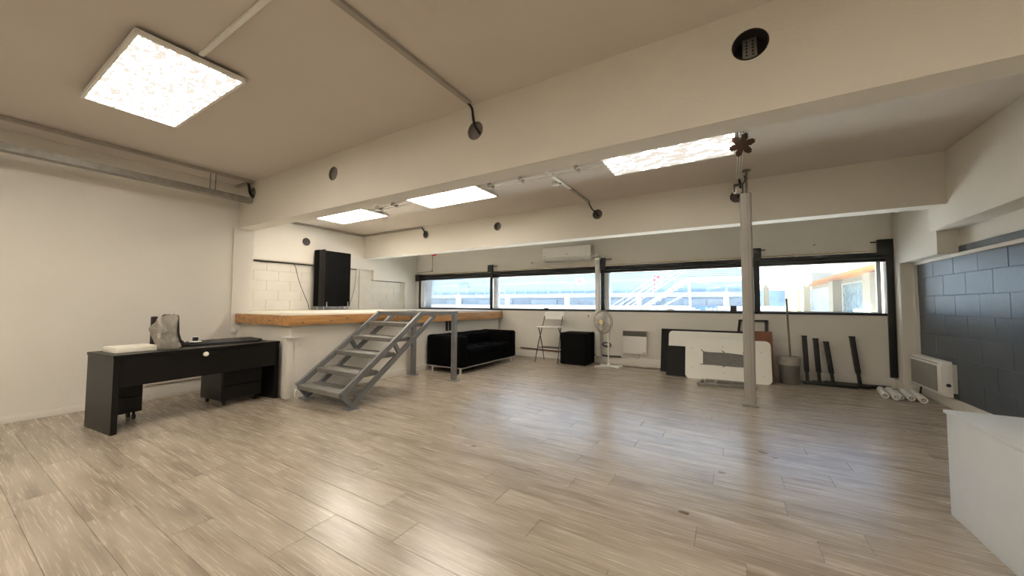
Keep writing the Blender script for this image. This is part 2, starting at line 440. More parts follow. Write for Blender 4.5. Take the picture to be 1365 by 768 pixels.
for (x, z), w in zip(h2, wh2):
    sleeve(x, B2, z, HR, 'round sleeve '+w, 'sleeve')

# walls
T = .3
struct('wall_left', MB().box(LX-T, LX, BACK, 2.74, 0, CZ+.1), 'paint')
struct('wall_left_return', MB().box(AX-.15, LX-T, 2.5, 2.74, 0, CZ2+.1), 'paint')
struct('trim_3', MB().box(LX, LX+.02, 2.47, 2.74, .0, BZ), 'paint', bevel=.004)      # flat pilaster under the near beam
struct('wall_back', MB().box(LX-T, RX+T, BACK-T, BACK, 0, CZ+.1), 'paint')
struct('wall_right', MB().box(RX, RX+T, BACK, WY+.2, 0, CZ+.1), 'paint')
# alcove wall: painted blockwork low down, plaster lining with a stepped edge above it
wl_ = struct('wall_left_alcove', MB().box(AX-.4, AX-.10, 2.5, WY+.3, 0, CZ2+.1), 'paint')
bh, bl_ = .2, .46
for r in range(5):
    z0 = 1.1+r*bh; y = 2.76-(bl_/2 if r % 2 else 0)
    while y < 7.3:
        a, b = max(y, 2.76), min(y+bl_, 7.3); y += bl_
        if b-a < .04: continue
        if r == 4 and a > 6.3: continue
        o = MB().box(AX-.11, AX-.082+rnd.uniform(-.0015, .0015), a+.0008, b-.0008, z0+.0008, z0+bh-.0008)
        obj('block', o, 'block', wl_, bevel=.0025, seg=1)
lin_poly = [(2.74, 2.10), (6.16, 2.10), (6.16, 1.85), (7.25, 1.85), (7.25, 1.06), (WY+.1, 1.06), (WY+.1, CZ2+.02), (2.74, CZ2+.02)]
lining = obj('lining', MB().prism(lin_poly, 'x', AX, AX-.10), 'paint', wl_, recalc=True)
obj('lining_board', MB().box(AX-.02, AX+.018, 2.74, 6.29, 2.115, CZ2+.01), 'paint', wl_)
vs_ = thing('wall_hole_disc', 'dark disc painted as a shaded round hole on the white alcove wall', 'hole disc', (AX+.02, 4.40, 2.585))  # dark disc stands in for the shade inside a wall hole
obj('hole_disc', MB().lathe([(.085, 0), (.083, .006), (.06, .004), (.03, .003)], (AX+.0185, 4.40, 2.585), 24, axis=(1, 0, 0)), 'darkgrey', vs_)

# window wall
ww = MB(); ww.box(AX-.3, RX+.3, WY, WY+.25, 0, 1.10); ww.box(AX-.3, RX+.3, WY, WY+.25, 2.09, CZ2+.1)
ww.box(AX-.3, -7.74, WY, WY+.25, 1.10, 2.09); ww.box(2.06, RX+.3, WY, WY+.25, 1.10, 2.09)
struct('wall_window', ww, 'paint')
# right pier with a niche, block above, slate painted blockwork inside
struct('trim_4', MB().box(PX, RX+.02, 7.43, WY, 0, CZ2), 'paint', bevel=.01)
struct('trim_5', MB().box(PX, RX+.02, 6.30, 7.43, 1.865, CZ2), 'paint')
struct('trim_6', MB().box(2.08, RX+.02, 4.4, 6.30, 2.145, CZ2), 'paint', bevel=.004)
struct('trim_7', MB().box(PX-.02, RX, 7.36, WY, 0, .13), 'paint', bevel=.006)
nw = struct('wall_right_niche', MB().box(RX-.008, RX+.005, 4.4, 7.44, .13, 1.95), 'slate')
for r in range(7):
    z0 = .13+r*.25; y = 7.43-(.25 if r % 2 else .5)
    first = True; yb = 7.43
    while yb > 4.4:
        ya = max(y, 4.4)
        obj('block', MB().box(RX-.012+rnd.uniform(-.002, .002), RX+.002, ya+.0015, yb-.0015, z0+.0015, z0+.2485), 'slate', nw, bevel=.003, seg=1)
        yb = ya; y -= .5
struct('trim_8', MB().box(RX-.05, RX, 7.39, 7.43, .15, 1.865).box(RX-.05, RX, 4.4, 7.43, 1.825, 1.865), 'paint', bevel=.004)

# skirtings
struct('baseboard_left', MB().box(LX, LX+.012, BACK, 2.47, 0, .075), 'paint', bevel=.003)
struct('baseboard_window', MB().box(-4.9, 2.1, WY-.015, WY, 0, .15), 'paint', bevel=.004)
struct('baseboard_right', MB().box(RX-.03, RX, 4.0, 7.36, 0, .13), 'paint', bevel=.004)

# ------------------------------------------------------------------ windows
xs = [-7.72, -5.21, -2.34, .42, 2.06]
for i in range(4):
    a, b = xs[i]+.03, xs[i+1]-.03
    w = thing('window_%d' % (i+1), None, None, ((a+b)/2, WY, 1.1), kind='structure')
    h = MB(); h.box(a-.06, b+.06, WY-.03, WY+.10, 1.985, 2.075); h.box(a-.06, b+.06, WY+.0, WY+.12, 1.925, 1.98)
    obj('header', h, 'black', w, bevel=.006)
    obj('sill_strip', MB().box(a-.06, b+.06, WY-.012, WY+.16, 1.095, 1.128), 'black', w, bevel=.003)
    fr = MB()
    l0 = a+.10 if i in (1, 2) else a+.02
    fr.box(l0-.05, l0, WY+.09, WY+.15, 1.128, 1.925); fr.box(b-.05, b, WY+.09, WY+.15, 1.128, 1.925)
    fr.box(l0, b-.05, WY+.09, WY+.15, 1.128, 1.145)
    obj('sash_frame', fr, 'coolwhite', w, bevel=.004)
    obj('pane', MB().box(l0, b-.05, WY+.115, WY+.121, 1.145, 1.93), 'glass', w)
    if i in (1, 2):
        stl = obj('sash_stile', MB().box(a+.0, a+.10, WY+.02, WY+.10, 1.128, 1.93), 'coolwhite', w, bevel=.006)
        hd = MB(); hd.box(a+.035, a+.055, WY-.01, WY+.02, 1.32, 1.40); hd.bar((a+.045, WY-.015, 1.38), (a+.10, WY-.02, 1.37), .02, .02)
        if i == 1: obj('handle', hd, 'white', stl, bevel=.003)
    tr = MB().box(a-.06, b+.06, WY-.02, WY+.0, 2.078, 2.098)
    obj('timber_strip', tr, 'woodtrim', w)
# black steel mullion posts with bracket heads
def post(x0, x1, z0, z1, hx0, hx1, hz0, label, bolt):
    t = thing('steel_post', label, 'post', ((x0+x1)/2, WY-.03, z0), 'black steel posts between the windows')
    obj('shaft', MB().box(x0, x1, WY-.055, WY-.031 if z0 > 1 else WY-.016, z0, hz0+.01), 'black', t, bevel=.004)
    obj('bracket', MB().box(hx0, hx1, WY-.075, WY-.031 if z0 > 1 else WY-.031, hz0, z1), 'black', t, bevel=.006)
    b = MB().cyl(((hx0+hx1)/2, WY-.04, z1-.035), ((hx0+hx1)/2+bolt, WY-.04, z1-.035), .009)
    obj('bolt', b, 'black', t)
    return t
post(-5.245, -5.18, 1.13, 2.245, -5.31, -5.16, 2.05, 'black steel post between the two windows above the sofa', .2)
post(-2.36, -2.29, 1.13, 2.245, -2.40, -2.26, 2.0, 'black steel post behind the white pipe duct below the air conditioner', .2)
post(.375, .46, 1.13, 2.245, .375, .49, 2.02, 'black steel post just right of the grey pole', .12)
post(2.055, 2.138, .17, 2.26, 1.96, 2.138, 2.03, 'tall black steel post in the right corner reaching down to the skirting', -.16)
tb = thing('roller_bracket', 'black bracket box at the far left end of the window row', 'bracket', (-7.79, WY, 1.9))
obj('case', MB().box(-7.88, -7.70, WY-.08, WY, 1.90, 2.09), 'black', tb, bevel=.006)
obj('upright', MB().box(-7.775, -7.72, WY-.03, WY, 1.10, 1.92), 'black', tb, bevel=.004)

# ------------------------------------------------------------------ ceiling lights
def light(x0, x1, y0, y1, z, label, stained, top):
    t = thing('ceiling_light', label, 'ceiling light', ((x0+x1)/2, (y0+y1)/2, z), 'flat panel ceiling lights')
    f = MB(); e = .022; h = .035
    f.box(x0, x1, y0, y0+e, z, z+h); f.box(x0, x1, y1-e, y1, z, z+h); f.box(x0, x0+e, y0+e, y1-e, z, z+h); f.box(x1-e, x1, y0+e, y1-e, z, z+h)
    obj('frame', f, 'white', t, bevel=.002, seg=1)
    obj('diffuser', MB().box(x0+e, x1-e, y0+e, y1-e, z+.004, z+.010), ('diff_stained' if y1 < 2 else 'diff_mottled') if stained else 'diff_clean', t)
    obj('back_plate', MB().box(x0+.004, x1-.004, y0+.004, y1-.004, z+.02, z+h-.002), 'darkgrey', t)
    for gx in (x0+.2, x1-.2):
        for gy in (y0+.1, y1-.1): obj('hanger', MB().cyl((gx, gy, z+h-.004), (gx, gy, top), .012, n=8), 'galv', t)
    return t
light(-4.64, -3.205, .665, 1.285, 2.965, 'large glowing panel light with stained diffuser, nearest the desk, before the near beam', True, CZ)
light(-1.26, .095, 4.06, 4.68, 2.925, 'glowing panel light with mottled diffuser beside the brown star ornament', True, CZ2)
light(-4.48, -3.07, 4.06, 4.68, 2.925, 'clean glowing panel light between the beams, in the middle of the three there', False, CZ2)
light(-6.99, -5.58, 4.06, 4.68, 2.925, 'clean glowing panel light between the beams, directly above the stage', False, CZ2)

light(-4.64, -3.205, -.93, -.31, 2.965, 'added unseen panel light on the near ceiling behind the camera, on the desk side', False, CZ)  # three unseen panels, added to brighten the near beam and left wall
light(-1.26, .095, -.93, -.31, 2.965, 'added unseen panel light on the near ceiling behind the camera, on the cabinet side', False, CZ)
light(.75, 2.1, -.93, -.31, 2.965, 'added unseen panel light on the near ceiling behind the camera, nearest the right wall', False, CZ)

# ------------------------------------------------------------------ cable trunking and cables overhead
def trunking(pts, w, h, m, label):
    b = MB()
    for p, q in zip(pts, pts[1:]): b.bar(p, q, w, h)
    o = obj('cable_trunking', b, m, None, bevel=.003, seg=1, label=label, cat='cable trunking', origin=pts[0])
    return o
def cable(pts, r, label, name='cable', m='blackcable', cat='cable'):
    return obj(name, MB().tube(pts, r), m, None, label=label, cat=cat, origin=pts[0])
trunking([(-1.93, -.6, CZ-.014), (-1.93, 2.47, CZ-.014)], .045, .026, 'trunk', 'thin grey trunking across the near ceiling running to the middle sleeve')
cable([(-1.93, 2.45, CZ-.02), (-1.925, 2.50, CZ-.05), (-1.92, 2.512, 2.9), (-1.9, 2.515, 2.82), (-1.87, 2.56, 2.755)], .011, 'black cable dropping from ceiling trunking into the middle sleeve of the near beam')
trunking([(-3.20, 1.0, CZ-.012), (-1.96, 1.0, CZ-.012)], .03, .022, 'trunkw', 'short white trunking from the large panel light across the near ceiling')
trunking([(-1.985, 2.76, CZ2-.014), (-1.985, 4.95, CZ2-.014)], .05, .026, 'trunkw', 'white trunking passing the smoke detector between the beams')
trunking([(-1.985, 4.96, CZ2-.014), (-1.985, 5.78, CZ2-.014)], .045, .026, 'trunk', 'grey trunking end above the air conditioner, meeting the far beam')
cable([(-1.985, 5.76, CZ2-.02), (-1.98, 5.82, CZ2-.05), (-1.95, 5.84, 2.85), (-1.89, 5.845, 2.79), (-1.85, 5.9, 2.73)], .011, 'black cable entering the far beam sleeve above the air conditioner')
trunking([(AX+.04, 2.9, CZ2-.03), (AX+.04, 5.83, CZ2-.03)], .03, .04, 'trunk', 'grey trunking along the top of the white alcove wall')
trunking([(AX+.05, 5.835, CZ2-.03), (-5.86, 5.835, CZ2-.03)], .04, .03, 'trunk', 'grey trunking along the top of the far beam above the stage')
cable([(-5.87, 5.83, CZ2-.03), (-5.83, 5.835, 2.9), (-5.78, 5.84, 2.83), (-5.75, 5.87, 2.78)], .013, 'bent black cable entering the far beam sleeve above the stage')
tw = thing('conduit', 'pair of thin parallel conduits on the ceiling joining the three far panel lights', 'conduit', (-3.5, 4.2, CZ2))
for yy in (4.17, 4.28):
    obj('pipe', MB().cyl((-6.0, yy, CZ2-.042), (-1.2, yy, CZ2-.042), .009, n=8), 'trunkw', tw)
for xx in (-5.3, -4.9, -2.9, -2.4, -1.6): obj('clip', MB().box(xx-.012, xx+.012, 4.15, 4.30, CZ2-.054, CZ2-.001), 'trunk', tw)
# hung cable channel by the left wall
trunking([(-5.93, -2.4, CZ-.02), (-5.93, 2.5, CZ-.02)], .055, .034, 'trunk', 'grey trunking on the ceiling along the left wall, above the hung steel channel')
trunking([(-5.94, 2.49, CZ-.02), (LX+.02, 2.49, CZ-.02)], .045, .034, 'trunk', 'short grey trunking from the left wall along the near beam top')
hc = thing('cable_channel', 'long galvanised steel channel hung below the ceiling along the left wall', 'cable channel', (-5.97, 1.0, 2.7))
ch = MB(); ch.box(-6.03, -5.92, -2.4, 2.51, 2.705, 2.712); ch.box(-5.926, -5.92, -2.4, 2.51, 2.712, 2.775); ch.box(-6.03, -6.024, -2.4, 2.51, 2.712, 2.775)
obj('tray', ch, 'galv', hc)
for yy in (.0, 2.03, 2.09):
    obj('hanger_rod', MB().cyl((-6.0, yy, 2.71), (-6.0, yy, CZ), .006, n=6), 'galv', hc)
cable([(-5.99, 2.47, CZ-.03), (-5.985, 2.485, 2.95), (-5.98, 2.5, 2.85), (-5.94, 2.53, 2.80)], .018, 'thick black cable curving down behind the hung steel channel')
# perforated channel through the large sleeve and on to the far beam
pc = thing('slotted_channel', 'white slotted cable channel on the ceiling between the brown star and the far beam', 'cable channel', (.135, 4.5, CZ2-.02))
obj('rail', MB().box(.105, .165, 2.76, 5.66, CZ2-.03, CZ2-.004), 'trunkw', pc, bevel=.002, seg=1)
sl = MB()
for k in range(40):
    yy = 2.85+k*.07
    for dx in (-.013, .013): sl.box(.135+dx-.004, .135+dx+.004, yy, yy+.035, CZ2-.0312, CZ2-.0295)
so = obj('slot', sl, 'darkgrey', pc); so['kind'] = 'stuff'
p2 = thing('slotted_channel', 'grey slotted metal channel inside the large sleeve of the near beam', 'cable channel', (.13, 2.58, 2.81))
q = MB(); q.box(.098, .172, 2.545, 2.615, 2.735, 2.745); q.add([(.098,2.556,2.727),(.172,2.556,2.727),(.172,2.60,2.89),(.098,2.60,2.89),(.098,2.562,2.727),(.172,2.562,2.727),(.172,2.606,2.89),(.098,2.606,2.89)],
    [(3,2,1,0),(4,5,6,7),(0,1,5,4),(1,2,6,5),(2,3,7,6),(3,0,4,7)])
obj('rail', q, 'galv', p2)
q = MB()
for k in range(6):
    t_ = .06+k*.15
    for dx in (-.016, .016):
        yb_, zb_ = 2.556+.044*t_, 2.727+.163*t_
        q = MB().box(.135+dx-.005, .135+dx+.005, yb_-.0015, yb_+.004, zb_, zb_+.012)
        obj('slot', q, 'blackcable', p2)
cable([(.14, 5.66, CZ2-.02), (.15, 5.75, 2.93), (.16, 5.82, 2.86), (.15, 5.85, 2.80), (.13, 5.9, 2.75)], .014, 'black cable dropping to the far beam behind the grey pole')
# smoke detector, ornament
sd = thing('smoke_detector', 'small white smoke detector on the ceiling beside the white trunking', 'smoke detector', (-2.06, 4.62, CZ2))
obj('housing', MB().lathe([(.035, -.05), (.05, -.042), (.055, -.015), (.055, 0)], (-2.06, 4.62, CZ2), 20), 'white', sd)
obj('side_tab', MB().box(-2.01, -1.985, 4.605, 4.635, CZ2-.035, CZ2), 'darkgrey', sd)
cx, cy, cz_ = .135, 4.20, 2.84
nrm = Vector((-.1, -1, -.5)).normalized(); ea = nrm.cross(Vector((0, 0, 1))).normalized(); eb = ea.cross(nrm)
pts = []
N = 144
for i in range(N):
    th = 2*math.pi*i/N
    r = .05+.062*abs(math.cos(3*th+.5))**.9+.005*math.cos(30*th)
    pts.append(Vector((cx, cy, cz_))+ea*math.cos(th)*r+eb*math.sin(th)*r)
om = MB(); om.add([p-nrm*.005 for p in pts]+[p+nrm*.005 for p in pts]+[Vector((cx, cy, cz_))-nrm*.005, Vector((cx, cy, cz_))+nrm*.005],
    [(2*N, (i+1) % N, i) for i in range(N)]+[(2*N+1, N+i, N+(i+1) % N) for i in range(N)]+[(i, (i+1) % N, N+(i+1) % N, N+i) for i in range(N)])
orn = thing('hanging_ornament', 'brown six pointed wooden star hanging from the ceiling above the grey pole', 'ornament', (cx, cy, cz_))
obj('star', om, 'ornament', orn, recalc=True)
obj('thread', MB().cyl((cx, cy, cz_+.06), (cx, cy, CZ2-.031), .002, n=5), 'stick', orn)

# ------------------------------------------------------------------ grey pole
po = thing('service_pole', 'tall grey aluminium pole standing on the floor in front of the leaning boards', 'pole', (.2, 5.43, 0))
pr = [(.062*math.copysign(abs(math.cos(t))**.45, math.cos(t)), .046*math.copysign(abs(math.sin(t))**.45, math.sin(t))) for t in [2*math.pi*(i+.5)/32 for i in range(32)]]
obj('shaft', MB().prism([(.2+a, 5.43+b) for a, b in pr], 'z', .02, 2.665), 'alu', po, recalc=True)
obj('seam', MB().box(.212, .218, 5.384, 5.392, .03, 2.66), 'galv', po)
obj('foot_plate', MB().box(.115, .285, 5.36, 5.50, 0, .022), 'galv', po, bevel=.004)
obj('inner_rod', MB().cyl((.215, 5.45, 2.64), (.215, 5.45, CZ2-.005), .014), 'galv', po)
obj('top_disc', MB().cyl((.215, 5.45, CZ2-.012), (.215, 5.45, CZ2), .05, n=18), 'galv', po)
br = thing('clamp_bracket', 'dark metal clamp with a white roller at the top of the grey pole', 'bracket', (.13, 5.43, 2.70))
q = MB(); q.box(.075, .09, 5.40, 5.46, 2.70, 2.79); q.box(.165, .18, 5.40, 5.46, 2.68, 2.80); q.box(.075, .18, 5.40, 5.46, 2.785, 2.80); q.tube([(.18, 5.43, 2.80), (.20, 5.42, 2.84), (.195, 5.42, 2.90)], .008)
obj('yoke', q, 'darkgrey', br)
obj('roller', MB().cyl((.085, 5.41, 2.712), (.14, 5.45, 2.716), .035), 'white', br)

# ------------------------------------------------------------------ stage
st = thing('stage', 'raised white platform with orange pine edge boards behind the grey stairs', 'stage', (-6.0, 4.5, 0))
outl = [(LX+.022, 2.60), (-4.95, 2.60), (-4.95, WY-.085), (AX-.07, WY-.085), (AX-.07, 2.76), (LX+.022, 2.76)]
obj('base', MB().prism(outl, 'z', 0, 1.06), 'block', st, recalc=True)
outl2 = [(LX+.022, 2.545), (-4.885, 2.545), (-4.885, WY-.085), (AX-.07, WY-.085), (AX-.07, 2.76), (LX+.022, 2.76)]
obj('deck', MB().prism(outl2, 'z', 1.06, 1.095), 'deck', st, recalc=True)
obj('deck_mat', MB().box(-7.6, -5.05, 2.80, 7.4, 1.095, 1.102), 'deck', st)
ebs = obj('edge_board', MB().box(LX+.022, -4.865, 2.522, 2.545, .955, 1.085), 'fascia', st, bevel=.003)
ebf = obj('edge_board', MB().box(-4.885, -4.862, 2.545, 4.70, .955, 1.085), 'fascia', st, bevel=.003)
obj('edge_board', MB().box(-4.885, -4.855, 4.70, 7.62, .90, 1.06), 'fascia', st, bevel=.003)
obj('skirting', MB().box(-4.95, -4.925, 2.66, 7.6, 0, .11), 'paint', st, bevel=.004)
obj('corner_duct', MB().box(-5.06, -4.94, 2.55, 2.63, 0, .79), 'paint', st, bevel=.006)
obj('corner_shelf', MB().box(-5.07, -4.885, 2.53, 2.72, .79, .805), 'white', st, bevel=.002)
for (yy, zz) in ((2.7, .99), (3.1, 1.0), (3.35, 1.03), (3.7, .99), (4.3, 1.02)): obj('knot', MB().ball((-4.8615, yy, zz), .011, 10, 6, (.1, 1.5, 1)), 'flake', ebf)
for (xx, zz) in ((-6.1, 1.03), (-5.35, 1.01)): obj('knot', MB().ball((xx, 2.5215, zz), .011, 10, 6, (1.5, .1, 1)), 'flake', ebs)
for yy in (5.62, 5.72): obj('stub_bracket', MB().box(-4.95, -4.90, yy, yy+.025, .70, .92), 'black', st)
jb = obj('junction_box', MB().box(LX+.02, LX+.05, 2.475, 2.535, .80, .87), 'white', None, bevel=.004, label='small white box low on the pilaster beside the black desk', cat='junction box', origin=(LX, 2.5, .8))

# ------------------------------------------------------------------ stairs
sx0, sx1 = -4.80, -3.86
ss = thing('staircase', 'grey steel open staircase climbing beside the white platform', 'stairs', (-4.3, 3.4, 0))
def beamv(x, y0, z0, y1, z1, w=.05, h=.065): return MB().bar((x, y0, z0), (x, y1, z1), w, h, up=(1, 0, 0) if False else (0, -(z1-z0), (y1-y0)))
for x in (sx0+.02, sx1-.0):
    obj('stringer', beamv(x, 2.605, .185, 3.86, 1.105, .045, .07), 'steel', ss, bevel=.003, seg=1)
    us_ = obj('under_stringer', beamv(x, 2.72, .03, 4.13, 1.065, .045, .06), 'steel', ss, bevel=.003, seg=1)
    obj('brace', MB().bar((x, 2.63, .17), (x, 2.745, .03), .04, .05), 'steel', ss)
    obj('brace', MB().bar((x, 3.36, .72), (x, 3.465, .56), .04, .05), 'steel', ss)
    obj('foot', MB().box(x-.06, x+.06, 2.66, 2.80, 0, .014), 'steel', us_)
    obj('landing_rail', MB().bar((x, 3.82, 1.098), (x, 4.66, 1.098), .05, .055), 'steel', ss, bevel=.003, seg=1)
    pst = obj('post', MB().box(x-.035, x+.035, 4.56, 4.63, .012, 1.072), 'steel', ss, bevel=.004)
    obj('base_plate', MB().box(x-.07, x+.07, 4.525, 4.665, 0, .013), 'steel', pst)
obj('cross_rail', MB().bar((sx0+.04, 3.855, 1.095), (sx1-.02, 3.855, 1.095), .05, .06), 'steel', ss, bevel=.003, seg=1)
obj('cross_rail', MB().bar((sx0+.04, 4.63, 1.095), (sx1-.02, 4.63, 1.095), .05, .06), 'steel', ss, bevel=.003, seg=1)
for y, z in ((2.59, .205), (2.835, .39), (3.105, .59), (3.37, .78), (3.63, .97)):
    t = obj('tread', MB().box(sx0+.043, sx1-.024, y, y+.30, z-.055, z), 'tread', ss, bevel=.004)

# ------------------------------------------------------------------ sofa
def soft(x0, x1, y0, y1, z0, z1, r=.04, n=14, amp=.008, freq=5.0, seed=0, top_only=True):
    """rounded, softly wrinkled upholstery block"""
    bm = bmesh.new(); bmesh.ops.create_cube(bm, size=1)
    for v in bm.verts: v.co = Vector(((x0+x1)/2+v.co.x*(x1-x0), (y0+y1)/2+v.co.y*(y1-y0), (z0+z1)/2+v.co.z*(z1-z0)))
    bmesh.ops.bevel(bm, geom=bm.edges[:], offset=r, segments=3, affect='EDGES', profile=.5)
    for k in range(5):
        L = [e for e in bm.edges if e.calc_length() > .10]
        if not L: break
        bmesh.ops.subdivide_edges(bm, edges=L, cuts=1, use_grid_fill=True)
    bmesh.ops.triangulate(bm, faces=[f for f in bm.faces if len(f.verts) > 4])
    bm.normal_update()
    for v in bm.verts:
        p = v.co*freq+Vector((seed, seed*2.3, 0))
        v.co += v.normal*(noise.noise(p)*amp+noise.noise(p*3.1)*amp*.5)
    b = MB(); bm.verts.index_update(); b.v = [tuple(v.co) for v in bm.verts]; b.f = [tuple(v.index for v in f.verts) for f in bm.faces]; bm.free()
    return b
so = thing('sofa', 'low black fabric sofa with metal legs standing along the white platform', 'sofa', (-4.4, 6.0, 0))
X0, X1, Y0, Y1 = -4.90, -4.06, 5.02, 6.93
obj('base', soft(X0+.02, X1, Y0+.02, Y1-.02, .115, .30, .03, amp=.004, seed=1), 'blackfab', so)
obj('backrest', soft(X0, X0+.20, Y0+.02, Y1-.02, .12, .665, .05, seed=2), 'blackfab', so)
obj('armrest', soft(X0+.01, X1+.005, Y0, Y0+.21, .105, .672, .05, amp=.005, seed=3), 'blackfab', so)
obj('armrest', soft(X0+.01, X1+.005, Y1-.21, Y1, .105, .672, .05, amp=.005, seed=4), 'blackfab', so)
ym = (Y0+Y1)/2
obj('seat_cushion', soft(X0+.19, X1+.0, Y0+.20, ym-.005, .28, .43, .05, amp=.018, freq=6, seed=5), 'blackfab', so)
obj('seat_cushion', soft(X0+.19, X1+.0, ym+.005, Y1-.20, .28, .43, .05, amp=.018, freq=6, seed=6), 'blackfab', so)
obj('back_cushion', soft(X0+.17, X0+.31, Y0+.20, Y1-.20, .41, .64, .05, amp=.016, freq=5, seed=7), 'blackfab', so)
fr_ = MB(); fr_.box(X1-.02, X1+.004, Y0+.03, Y1-.03, .098, .110); fr_.box(X0+.05, X1, Y0+.02, Y0+.04, .092, .112); fr_.box(X0+.05, X1, Y1-.04, Y1-.02, .092, .112)
obj('metal_frame', fr_, 'alu_bright', so)
for lx, ly in ((X1-.04, Y0+.04), (X1-.04, Y1-.14), (X0+.14, Y0+.04), (X0+.14, Y1-.14)):
    obj('leg', MB().cyl((lx, ly, 0), (lx, ly, .098), .022), 'alu_bright', so)

# ------------------------------------------------------------------ black folded panel on the stage
fp = thing('folding_panel', 'tall black folded padded panel standing on the white platform', 'folding panel', (-7.6, 4.85, 1.102))
zb = 1.18
obj('slab', MB().box(-7.84, -7.66, 4.56, 5.16, zb, 2.42), 'blackfelt', fp, bevel=.012)
obj('slab', MB().box(-7.60, -7.42, 4.545, 5.17, zb, 2.385), 'blackfelt', fp, bevel=.012)
obj('front_lip', MB().box(-7.60, -7.405, 4.53, 4.556, zb, 2.405), 'blackpaint', fp, bevel=.006)
for (lx, ly) in ((-7.50, 4.60), (-7.50, 5.10), (-7.75, 4.60), (-7.75, 5.10)):
    obj('leg', MB().cyl((lx, ly, 1.102), (lx, ly, zb+.04), .014), 'chrome', fp)
obj('latch', MB().bar((-7.41, 4.66, zb-.02), (-7.41, 5.05, zb-.02), .02, .02), 'chrome', fp)
for (lx, ly) in ((-7.404, 4.60), (-7.404, 5.10)): obj('leg_clip', MB().box(lx-.006, lx+.008, ly-.012, ly+.012, zb-.02, zb+.10), 'chrome', fp)
cr = cable([(AX-.055, 2.76, 2.105), (AX-.055, 3.4, 2.08), (AX-.06, 4.3, 2.09), (AX-.055, 5.7, 2.09)], .013, 'black cable running along the stepped ledge of the alcove wall')
cable([(AX+.01, 4.10, 2.095), (AX+.04, 4.17, 2.02), (AX+.03, 4.25, 1.75), (AX+.03, 4.37, 1.45), (AX+.03, 4.46, 1.25), (AX+.03, 4.5, 1.112)], .006, 'thin black wire sagging from the ledge to the left of the black folded panel')
cable([(AX+.0, 5.66, 2.08), (AX+.01, 5.64, 1.9), (AX+.02, 5.60, 1.6), (AX+.06, 5.48, 1.3), (AX+.12, 5.36, 1.15), (AX+.16, 5.25, 1.108)], .004, 'thin loose wire hanging to the right of the black folded panel')
cable([(AX-.075, 5.80, 2.09), (AX-.075, 5.80, 1.11)], .007, 'straight grey cable running down the blockwork behind the stage', m='trunk')
cable([(AX-.06, 6.175, 2.09), (AX-.06, 6.175, 1.88), (AX-.06, 6.25, 1.845), (AX-.06, 7.2, 1.84)], .008, 'black cable following the stepped edge near the window corner')

# ------------------------------------------------------------------ desk and what stands on it
A = Vector((-4.98, 1.01, 0)); U = Vector((-.098, .995, 0)).normalized(); V = Vector((-U.y, U.x, 0))
DX = Matrix(((U.x, V.x, 0, A.x), (U.y, V.y, 0, A.y), (0, 0, 1, 0), (0, 0, 0, 1)))
def D(): return MB(DX)
def dw(u, v, z): return tuple(DX @ Vector((u, v, z)))
DL, DD, DH = 1.545, .62, .745
dk = thing('desk', 'long black-brown desk standing off the left wall beside the stage', 'desk', dw(DL/2, DD/2, 0))
obj('top', D().box(-.004, DL+.004, -.006, DD, DH-.03, DH), 'blackwood', dk, bevel=.002, seg=1, recalc=True)
obj('side_panel', D().box(0, .046, 0, DD-.01, 0, DH-.03), 'blackwood', dk, bevel=.002, seg=1, recalc=True)
obj('side_panel', D().box(DL-.046, DL, 0, DD-.01, 0, DH-.03), 'blackwood', dk, bevel=.002, seg=1, recalc=True)
obj('front_panel', D().box(.046, DL-.046, .004, .024, .435, DH-.03), 'blackwood', dk, bevel=.002, seg=1, recalc=True)
obj('knob', D().lathe([(.010, 0), (.012, .012), (.024, .02), (.026, .03), (.018, .042), (.004, .046)], (.72, .004, .675), 18, axis=(0, -1, 0)), 'foam', dk)
def pedestal(u0, u1, v0, v1, h, label, zb=.065):
    t = thing('drawer_unit', label, 'drawer unit', dw((u0+u1)/2, (v0+v1)/2, 0), 'rolling drawer units by the desk')
    obj('body', D().box(u0, u1, v0+.02, v1, zb, h), 'blackwood', t, bevel=.002, seg=1, recalc=True)
    n = 3; dh = (h-zb-.02)/n
    for k in range(n):
        obj('drawer', D().box(u0+.006, u1-.006, v0, v0+.019, zb+.007+k*dh, zb+.001+(k+1)*dh), 'blackwood', t, bevel=.002, seg=1, recalc=True)
    for uu in (u0+.05, u1-.05):
        for vv in (v0+.06, v1-.05):
            wr = .026 if zb < .1 else .018
            cs_ = obj('caster', D().box(uu-.009, uu+.009, vv-.009, vv+.009, 2*wr, zb+.004), 'black', t, recalc=True)
            obj('wheel', D().cyl((uu-.011, vv, wr), (uu+.011, vv, wr), wr), 'black', cs_, recalc=True)
    return t
pedestal(.98, 1.43, .15, .64, .60, 'black rolling drawer unit under the right half of the black desk')
pedestal(.08, .375, .44, .68, .60, 'black drawer unit under the left end of the black desk', .08)
obj('foam_slab', D().box(.07, .385, .21, .50, DH, DH+.055), 'foam', None, bevel=.004, recalc=True, label='flat white foam slab lying on the left end of the black desk', cat='foam slab', origin=dw(.2, .3, DH))
bs = thing('bent_panel', 'dark burgundy upright padded panel half wrapped in the plastic bag on the desk', 'panel', dw(.55, .38, DH))
b = D(); prof = []
for k in range(12):
    a_ = k/11*math.pi/2; prof.append((.690-.075*math.sin(a_)+.0, DH+.004+.075*(1-math.cos(a_)))) if False else None
pf = [(.40, DH+.003), (.40, 1.085), (.42, 1.10)]
obj('rear_shell', D().box(.40, .455, .40, .435, DH+.002, 1.095), 'burgundy', bs, bevel=.012, recalc=True)
sh = [(.475, DH+.002), (.475, 1.095), (.482, 1.112), (.50, 1.118), (.600, 1.112), (.612, 1.105), (.618, 1.09), (.628, .90), (.645, .83), (.68, .79), (.73, .77), (.73, DH+.002)]
